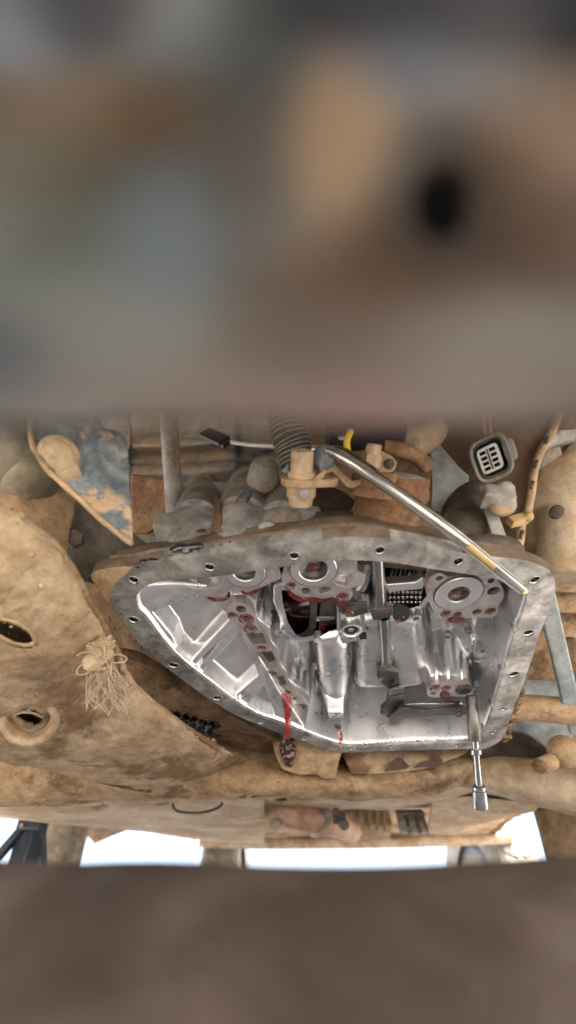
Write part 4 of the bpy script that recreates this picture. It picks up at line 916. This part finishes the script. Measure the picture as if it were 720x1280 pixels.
# ---- clutch pack: separate plates
B().prism([PZ(u, v, .40) for u, v in [(465,670),(545,670),(545,775),(465,775)]], (0, 0, .03)).build('clutch_shade_block', 'blackhole', TC, smooth=False)  # black block whose colour paints the shade behind the plates
cbar = [PZ(u, v, .322) for u, v in [(482,731),(520,728),(530,722),(533,728),(528,737),(484,741)]]
B().prism(cbar, (0, 0, .012)).build('snap_bar', 'machclean', TC, smooth=False, bevel=.002)
for k in range(9):
    u = 484+k*5.4
    a = PZ(u, 696, .345); e = PZ(u+1, 757, .345)
    b = B().box((a+e)/2, (.0022, (e-a).length, .010)); b.build('clutch_plate', 'steel' if k % 2 == 0 else 'dksteel', TC, bevel=.0004, smooth=False)
for r_ in range(3):
    for k in range(8):
        B().box(PZ(487+k*5.4, 739+r_*6.2, .338), (.0030, .0035, .006)).build('clutch_tooth', 'steel', TC)
# ---- shift shaft and lever
sh1 = B().cyl(PZ(471, 688, .318), PZ(476, 755, .322), .0066, .0066, 28).build('shift_shaft', 'steel', TC, autos=50)
sh2 = B().cyl(PZ(480, 770, .320), PZ(484, 842, .326), .0070, .0070, 28).build('shift_shaft', 'steel', TC, autos=50)
def px_plate(nm, px_, z, t, m, par=TC, bev=.0006): return plate(nm, plan(px_, z), [], z, t, m, par, bevel=bev)
px_plate('detent_plate', [(463,766),(490,759),(492,766),(488,772),(466,775)], .313, .003, 'dksteel')
px_plate('shaft_bracket', [(420,752),(459,754),(460,766),(440,772),(424,766)], .316, .003, 'dksteel')
px_plate('oval_cover', crom([(490,764),(494,757),(503,756),(511,761),(513,768),(508,776),(499,778),(492,774)], 3, True), .318, .003, 'blackoil')
B().lathe(PZ(436, 763, .314), (0, 0, -1), [(.0068, -.002), (.0068, .001)], 20).lathe(PZ(436, 763, .314), (0, 0, -1), [(.0052, 0), (.0052, .005), (.0042, .006)], 6).build('hex_bolt', 'dksteel', TC, bevel=.0004, smooth=False)
B().lathe(PZ(436, 765.5, .3075), (0, 0, -1), [(.0042, -.0006), (.0036, .0006), (.0004, .001)], 14).build('oil_bead', 'oil', TC)
c = PZ(439, 788, .314); B().lathe(c, (0, 0, -1), [(.0118, -.01), (.0118, .001), (.0108, .0018), (.0094, .0018), (.0086, .0008), (.0086, -.006), (.0004, -.006)], 32, cap=False).build('valve_bore', 'machclean', TC, autos=40)
B().lathe(c, (0, 0, -1), [(.0084, -.0045), (.0084, -.002), (.0066, -.001), (.004, -.001), (.0035, -.003), (.0004, -.003)], 24, cap=False).build('bore_seal', 'black', TC)
B().lathe(c, (0, 0, -1), [(.0032, -.0035), (.003, .0), (.002, .0006), (.0015, -.001), (.0003, -.001)], 16, cap=False).build('bore_pin', 'steel', TC)
px_plate('guide_block', [(424,797),(442,794),(446,801),(428,805)], .320, .006, 'alu'); px_plate('dark_clip', [(448,794),(458,793),(459,799),(450,800)], .319, .004, 'black')
lv = B().lathe(PZ(484, 846, .320), (0, -.35, -1), [(.0125, -.012), (.0125, .003), (.0095, .008), (.0085, .009), (.0078, .003), (.0004, .003)], 32, cap=False).build('lever_hub', 'dksteel', TC, autos=40)
px_plate('lever_arm', [(474,838),(498,840),(500,862),(505,872),(505,890),(498,898),(486,898),(478,893),(476,886),(483,880),(486,862),(477,855)], .314, .006, 'dksteel')
px_plate('lever_pad', [(486,862),(504,859),(505,867),(487,870)], .309, .004, 'steel'); px_plate('lever_pad', [(487,872),(505,869),(505,874),(488,878)], .309, .003, 'dksteel')
B().lathe(PZ(480, 890, .308), (0, 0, -1), [(.0055, -.002), (.0055, .002), (.003, .0025), (.0022, .0005), (.0003, .0005)], 18, cap=False).build('lever_pivot', 'dksteel', TC, autos=40)
B().cyl(PZ(508, 880, .312), PZ(578, 879, .312), .0026, .0026).ball(PZ(577, 879, .311), .0038).build('park_rod', 'steel', TC)
px_plate('link_plate', [(500,884),(530,888),(578,884),(588,889),(586,893),(536,895),(508,898),(492,904),(486,903),(488,897)], .306, .004, 'dksteel')
B().lathe(PZ(574, 893, .300), (0, 0, -1), [(.005, -.003), (.005, .001), (.0035, .003), (.0004, .003)], 12).build('link_nut', 'dksteel', TC)
B().lathe(PZ(580, 863, .3075), (0, 0, -1), [(.0095, -.004), (.0095, .001), (.007, .002), (.005, .0015), (.0045, -.001), (.0003, -.001)], 28, cap=False).build('bolt_head', 'dksteel', TC, autos=40)
for u, v in ((596,858),(604,862),(586,790),(560,795)): B().lathe(PZ(u, v, .318), (0, 0, -1), [(.0042, -.006), (.0042, .001), (.003, .0015), (.0026, -.002), (.0003, -.002)], 16, cap=False).build('cast_boss', 'alublue', TC, autos=40)
for u, v, r_ in ((416,896,.0028),(426,896,.0024)): B().lathe(PZ(u, v, .298), (0, 0, -1), [(r_*1.8, -.002), (r_*1.7, .0006), (r_, .0006), (r_*.9, -.003), (.0003, -.003)], 16, cap=False).build('drain_boss', 'machclean', TC, autos=40)
for u, v0, v1 in ((546, 812, 850), (561, 808, 849), (578, 812, 850)):
    B().cyl(PY(u-2, v0, PZ(u, 853, ZM).y+.004), PY(u, v1, PZ(u, 853, ZM).y-.0005), .0022, .0022, 10).build('cast_rib', 'alu', TC)
for u, v, z_ in ((350, 790, .325), (398, 800, .33), (455, 755, .322), (520, 772, .325), (604, 812, .33), (486, 812, .325)):
    B().lathe(PZ(u, v, z_), (0, 0, -1), [(.0060, -.010), (.0056, .001), (.0048, .0016), (.0032, .0014), (.0028, -.004), (.0003, -.004)], 18, cap=False).build('bolt_boss', 'machclean', TC, autos=40)
for (u0, v0, u1, v1, z_) in ((594, 826, 630, 822, .318), (598, 846, 626, 842, .312)):
    B().cyl(PZ(u0, v0, z_+.012), PZ(u1, v1, z_), .0022, .0022, 10).build('wall_ledge', 'alu', TC)
def on_cast(u, v):
    for zz in np.arange(.279, .40, .0006):
        p = PZ(u, v, float(zz)); ii = int(round((p.y-y0)/ST_)); jj = int(round((p.x-x0)/ST_))
        if 0 <= ii < H_ and 0 <= jj < W2 and Z[ii, jj] <= zz: return p
    return PZ(u, v, .30)
pc_ = on_cast(421, 909)
loft([[pc_ + Vector((x_*k_*.0021, -.0045+dy_, z_*k_*.0019)) for x_, z_ in crom([(-4.2, 2.2), (0, 3.4), (3.8, 2.6), (4.0, -1.5), (1.2, -3.6), (-1.4, -2.6)], 4, True)] for k_, dy_ in ((1.1, .012), (1.1, .0035), (1, .002), (.86, .0022), (.82, .011))]).build('drain_port', 'blackhole', TC, autos=40) if False else None
# ---- outside of the casing above the rail
ex1 = B()
near = [PZ(u, v, ZR) for u, v in [(128,714),(199,704),(278,693),(360,681),(455,673),(560,690),(655,702)]]
def shelf(px_, zt, z0=.292, inset=.004):
    pass
sk = []
for zz, dy, dd in ((.2935, .003, 0), (.300, .010, 0), (.312, .016, 0), (.330, .024, 0), (.352, .050, 0), (.372, .10, 0), (.475, .135, 0)):
    sk.append([Vector((p.x*.985, p.y+dy, zz)) for p in near])
G = [[tuple(p) for p in row] for row in sk]
rows3 = np.array([crom(r_, 12) for r_ in G]); rows3 = np.array([crom([tuple(rows3[i, j]) for i in range(len(G))], 6) for j in range(rows3.shape[1])]).transpose(1, 0, 2)
hh, ww, _ = rows3.shape
o = link('case_shoulder', rows3.reshape(-1, 3), [(i*ww+j, (i+1)*ww+j, (i+1)*ww+j+1, i*ww+j+1) for i in range(hh-1) for j in range(ww-1)], 'castbrown', TC, solid=-.006)
roughen(o, .0012, 60)
def yb(u): return np.interp(u, [128, 278, 360, 455, 560, 655], [near[0].y, near[2].y, near[3].y, near[4].y, near[5].y, near[6].y])
def CP(u, v, dy): return PY(u, v, float(yb(u))+dy)
hm = B()
def column(u0, v0, u1, v1, r, dy0=.040, dy1=.085):
    a, e = CP(u0, v0, dy0), CP(u1, v1, dy1); hm.cyl(a, e, r*1.05, r*.95, 28).ball(e, r*.95); hm.cyl(a, a+Vector((0, .004, -.05)), r*1.05, r*1.15, 28)
column(246, 656, 256, 616, .025); column(303, 655, 311, 610, .027, .04, .085); column(352, 655, 360, 608, .022, .042, .085)
hm.cyl(CP(232, 668, .030), CP(228, 652, .045), .013, .012)
hm.box(CP(300, 668, .045), (.16, .045, .022), Matrix.Rotation(R(-4), 3, 'Y')); hm.box(CP(300, 640, .085), (.15, .05, .05))
hm.box(CP(336, 628, .058), (.005, .03, .05), Matrix.Rotation(R(8), 3, 'Y')); hm.box(CP(280, 640, .055), (.004, .03, .035))
hm.cyl(CP(285, 668, .018), CP(285, 668, .05), .010).cyl(CP(334, 664, .016), CP(334, 664, .05), .009)
hm.build('casing_shell', 'castgrey', TC, remesh=.0018, smooth_it=3)
B().prism([CP(u, v, .012) for u, v in [(262,664),(266,640),(269,620),(272,618),(276,632),(278,664)]], (.0, .035, .012)).build('casing_fin', 'mudbrown', TC, smooth=False, bevel=.003)
B().lathe(CP(252, 664, .008), (0, -1, .2), [(.0045, 0), (.0035, .0005), (.0002, .0006)], 16).build('cast_dimple', 'castdark', TC)
ov = B()
for i in range(18):
    t = i/17; a = CP(294+16*t, 640-24*t, .016); ov.ball(a+Vector((random.uniform(-.001, .001), 0, 0)), (.0035+.003*math.sin(math.pi*t), .004, .004), seg=10, rings=6)
ov.build('oil_smear', 'plate', TC, remesh=.001, smooth_it=2)
B().lathe(CP(408, 640, .055), (0.1, -1, -.15), [(.036, -.03), (.036, 0), (.033, .004), (.0004, .005)], 40).build('casing_boss', 'castdark', TC)
bt2 = B().cap2(CP(578, 668, .035), CP(592, 625, .06), .028).ball(CP(575, 600, .07), (.022, .02, .018)).ball(CP(600, 690, .02), (.04, .018, .014)).build('casing_hump', 'castdark', TC, remesh=.0024, smooth_it=6)
B().cap2(CP(585, 578, .085), CP(575, 602, .08), .016).build('casing_neck', 'castdark', TC, remesh=.002, smooth_it=4)
B().cyl(CP(400, 668, .055), CP(560, 684, .055), .026, .026).box(CP(470, 668, .05), (.12, .04, .02)).build('casing_belly', 'castbrown', TC, remesh=.0026, smooth_it=6)
# closed roof of the casing so that no light enters from above
B().box(Vector((.03, .50, .485)), (.40, .27, .02)).build('casing_roof', 'castdark', TC, smooth=False)
rim_up = [Vector((x, y, .29)) for x, y in outer[::3]]
b = B(); n = len(rim_up)
cenx = sum(p.x for p in rim_up)/n; ceny = sum(p.y for p in rim_up)/n
ringz = [(.290, .965), (.33, .96), (.40, .95), (.478, .93)]
for z_, s_ in ringz: b.v += [Vector((cenx+(p.x-cenx)*s_, max(ceny+(p.y-ceny)*s_, float(0)+.0), z_)) for p in rim_up]
for j in range(3):
    for i in range(n): b.f.append((j*n+i, j*n+(i+1) % n, (j+1)*n+(i+1) % n, (j+1)*n+i))
kk = [f for f in b.f if not all(b.v[i].y < .40 for i in f)]
b.f = kk
b.build('casing_wall', 'castdust', TC)

# ================================================================== HANGING SOCKET TOOL
sx = thing('socket_extension', P(600, 1005, .56), 'steel socket on an extension bar hanging from the bolt plate', 'socket wrench')
t0 = PZ(589, 869, .303); t1 = P(601, 1011, .585); tv = t1-t0; TL = tv.length
def seg_(a, b_, prof, nm, m, sg=28, **k): return B().lathe(t0+tv*a, tv, [(r_, h*TL*(b_-a)) for r_, h in prof], sg).build(nm, m, sx, **k)
seg_(0, .405, [(.0062, 0), (.0072, .02), (.0074, .5), (.0082, .55), (.0082, .97), (.0074, 1)], 'sleeve', 'dksteel', autos=40)
seg_(.40, .84, [(.0040, 0), (.0042, 1)], 'extension_bar', 'chrome', autos=40)
seg_(.475, .525, [(.0058, 0), (.0068, .15), (.0068, .85), (.0058, 1)], 'collar', 'chrome', autos=40)
seg_(.795, .84, [(.0062, 0), (.0082, .25), (.0082, .9), (.0076, 1)], 'socket_collar', 'chrome', autos=40)
seg_(.84, 1.0, [(.0076, 0), (.0090, .04), (.0090, .90), (.0080, 1.0), (.0058, .985), (.0055, .7), (.0002, .7)], 'socket', 'chrome', autos=40)

# ================================================================== TWINE KNOT
tw = thing('twine_knot', P(122, 825, .40), 'frayed knot of bleached twine hanging on the frame arm', 'twine')
kb = B()
for i in range(34):
    pts = []; c = P(124+random.uniform(-6, 6), 822+random.uniform(-14, 8), .402+random.uniform(-.006, .004))
    for k in range(5): pts.append(c+Vector((random.uniform(-1, 1), random.uniform(-.5, .5), random.uniform(-1, 1)))*.010)
    kb.tube(pts, .0006, 6, 4)
kb.build('knot', 'twine', tw)
kl = B().ball(P(117, 828, .398), (.010, .007, .009)).ball(P(133, 818, .402), (.007, .006, .007)).ball(P(131, 806, .408), (.009, .008, .008)).ball(P(120, 812, .408), (.009, .008, .008)).build('mud_clod', 'mudpale', tw, remesh=.001, smooth_it=2)
lp = B()
lp.tube([P(122, 832, .398), P(108, 842, .396), P(97, 843, .396), P(98, 835, .397), P(110, 826, .398)], .0006, 6, 8)
lp.tube([P(134, 826, .40), P(146, 818, .40), P(158, 822, .402), P(154, 828, .402), P(138, 828, .40)], .0007, 6, 8)
lp.tube([P(126, 818, .40), P(106, 815, .398), P(96, 820, .398)], .0008, 6, 6); lp.tube([P(128, 806, .404), P(138, 794, .406), P(136, 804, .404)], .0009, 6, 6)
lp.build('loop', 'twine', tw)
fb = B()
for i in range(120):
    u, v = random.uniform(114, 142), random.uniform(828, 842); d_ = random.uniform(.394, .408); pts = [P(u, v, d_)]
    n = random.randint(3, 6); du = random.uniform(-1, 1.4)
    for k in range(n):
        du += random.uniform(-2.6, 2.6); u += du*3.0; v += random.uniform(5, 12); u = min(max(u, 108), 158); v = min(v, 897); pts.append(P(u, v, d_+random.uniform(-.003, .003)))
    fb.tube(pts, .00034, 4, 4)
f_ = fb.build('fibre_tuft', 'twine', tw); f_['kind'] = 'stuff'

# ================================================================== UNDERBODY PARTS CLOSE OVERHEAD (out of focus)
M['nearbrown'] = mat('near_brown_dirt', [(.035,.025,.016), (.055,.038,.024)], .9, scale=30, bump=.1, spec=.2, rvar=.04)
M['neargrey'] = mat('near_grey_dusty_metal', [(.055,.060,.058), (.075,.080,.077), (.092,.095,.09)], .95, scale=22, bump=.1, spec=.2, rvar=.04)
M['nearpink'] = mat('near_warm_grey_dust', [(.046,.040,.037), (.056,.048,.044)], .85, scale=20, bump=.1, spec=.2, rvar=.04)
M['neartan'] = mat('near_tan_dust', [(.10,.07,.042), (.135,.097,.06)], .9, scale=30, bump=.1, spec=.2, rvar=.04)
def facing(u, v):
    f_ = D(u, v).normalized(); r_ = Vector((1, 0, 0)); r_ = (r_-f_*r_.dot(f_)).normalized()
    return Matrix((r_, f_.cross(r_), f_)).transposed().to_quaternion()
ns = thing('splash_shield', P(360, 250, .07), 'grey mud-splashed splash shield with one opening and painted dark corners, blurred at the top', 'splash shield')
rows = []
for j, v in enumerate((-700, -380, -180, -40, 60, 160, 260, 350, 440, 500, 526)):  # rows behind the lens added to keep sun off the soil heap
    rows.append([(u, v, {440: .054, 500: .053, 526: .0525}.get(v, .055)+(.002 if v < 400 else .0006)*math.sin(i*1.9+j*1.3)) for i, u in enumerate((-240, -80, 60, 200, 340, 480, 620, 760, 960))])
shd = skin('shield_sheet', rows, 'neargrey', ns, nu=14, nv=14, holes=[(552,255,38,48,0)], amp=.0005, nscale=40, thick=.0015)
skin('shade_backing', [[(u, v, d+.014) for u, v, d in r_] for r_ in rows[:-2]], 'blackhole', ns, nu=4, nv=4, amp=0, thick=.001)  # added black sheet, its colour makes the hole dark
MUD_SHADE = [(105,5,65,50,(30,30,36)),(660,-10,150,60,(18,20,30)),(440,0,70,45,(44,48,56)),(300,505,140,45,(132,116,108)),(455,510,60,35,(136,104,100)),(100,500,120,40,(120,116,110)),(620,500,140,45,(128,118,110)),(15,30,70,60,(128,138,148)),(220,45,80,60,(104,110,112)),(60,130,140,50,(98,78,52)),(185,140,60,50,(100,76,52)),(60,222,90,45,(92,88,70)),(200,290,70,80,(112,124,130)),(55,335,80,70,(122,128,122)),(300,200,60,120,(82,78,70)),(330,50,60,80,(74,80,83)),(425,165,58,95,(156,128,94)),(555,255,62,72,(66,58,52)),(480,345,120,60,(98,74,54)),(690,290,80,70,(88,64,46)),(690,165,80,70,(152,128,108)),(500,75,80,40,(84,92,106)),(600,100,90,40,(112,110,108)),(610,420,140,50,(128,122,114)),(400,430,120,50,(110,98,86)),(10,450,60,50,(78,84,92)),(640,210,50,60,(105,84,66)),(130,420,120,50,(122,124,118))]  # near-black and hole-edge entries paint the dark of openings, rest is mud
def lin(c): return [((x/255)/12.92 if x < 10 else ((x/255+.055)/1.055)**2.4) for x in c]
mm_, n_, l_, b_ = _nodes('mud_shade_shield'); at = n_.new('ShaderNodeAttribute'); at.attribute_name = 'mud'; l_.new(at.outputs['Color'], b_.inputs['Base Color']); b_.inputs['Roughness'].default_value = .95; b_.inputs['Specular IOR Level'].default_value = .1
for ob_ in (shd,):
    ca = ob_.data.color_attributes.new('mud', 'FLOAT_COLOR', 'POINT')  # layer carries mud tones and the painted dark openings
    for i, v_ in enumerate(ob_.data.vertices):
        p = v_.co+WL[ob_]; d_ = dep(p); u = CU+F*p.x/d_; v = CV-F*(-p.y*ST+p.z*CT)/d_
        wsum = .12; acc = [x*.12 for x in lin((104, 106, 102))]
        for (a_, b_, ru, rv, c_) in MUD_SHADE:
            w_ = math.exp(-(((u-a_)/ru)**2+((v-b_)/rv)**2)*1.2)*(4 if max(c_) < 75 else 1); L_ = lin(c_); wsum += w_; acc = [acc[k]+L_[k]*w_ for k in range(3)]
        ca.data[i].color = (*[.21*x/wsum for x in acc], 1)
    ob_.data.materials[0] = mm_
nu_ = skin('near_dark_sheet', [[(-300,-160,.30),(200,-160,.30),(420,-160,.30),(1000,-160,.30)], [(-300,130,.29),(200,130,.28),(420,130,.28),(1000,130,.29)], [(-300,420,.24),(200,420,.23),(420,420,.23),(1000,420,.24)]], 'black', None, nu=8, nv=8, amp=.004, nscale=14)  # added black sheet, supplies the dark behind the shield opening
tag(nu_, 'added black sheet keeping the splash shield opening dark at the top', 'underbody sheet')
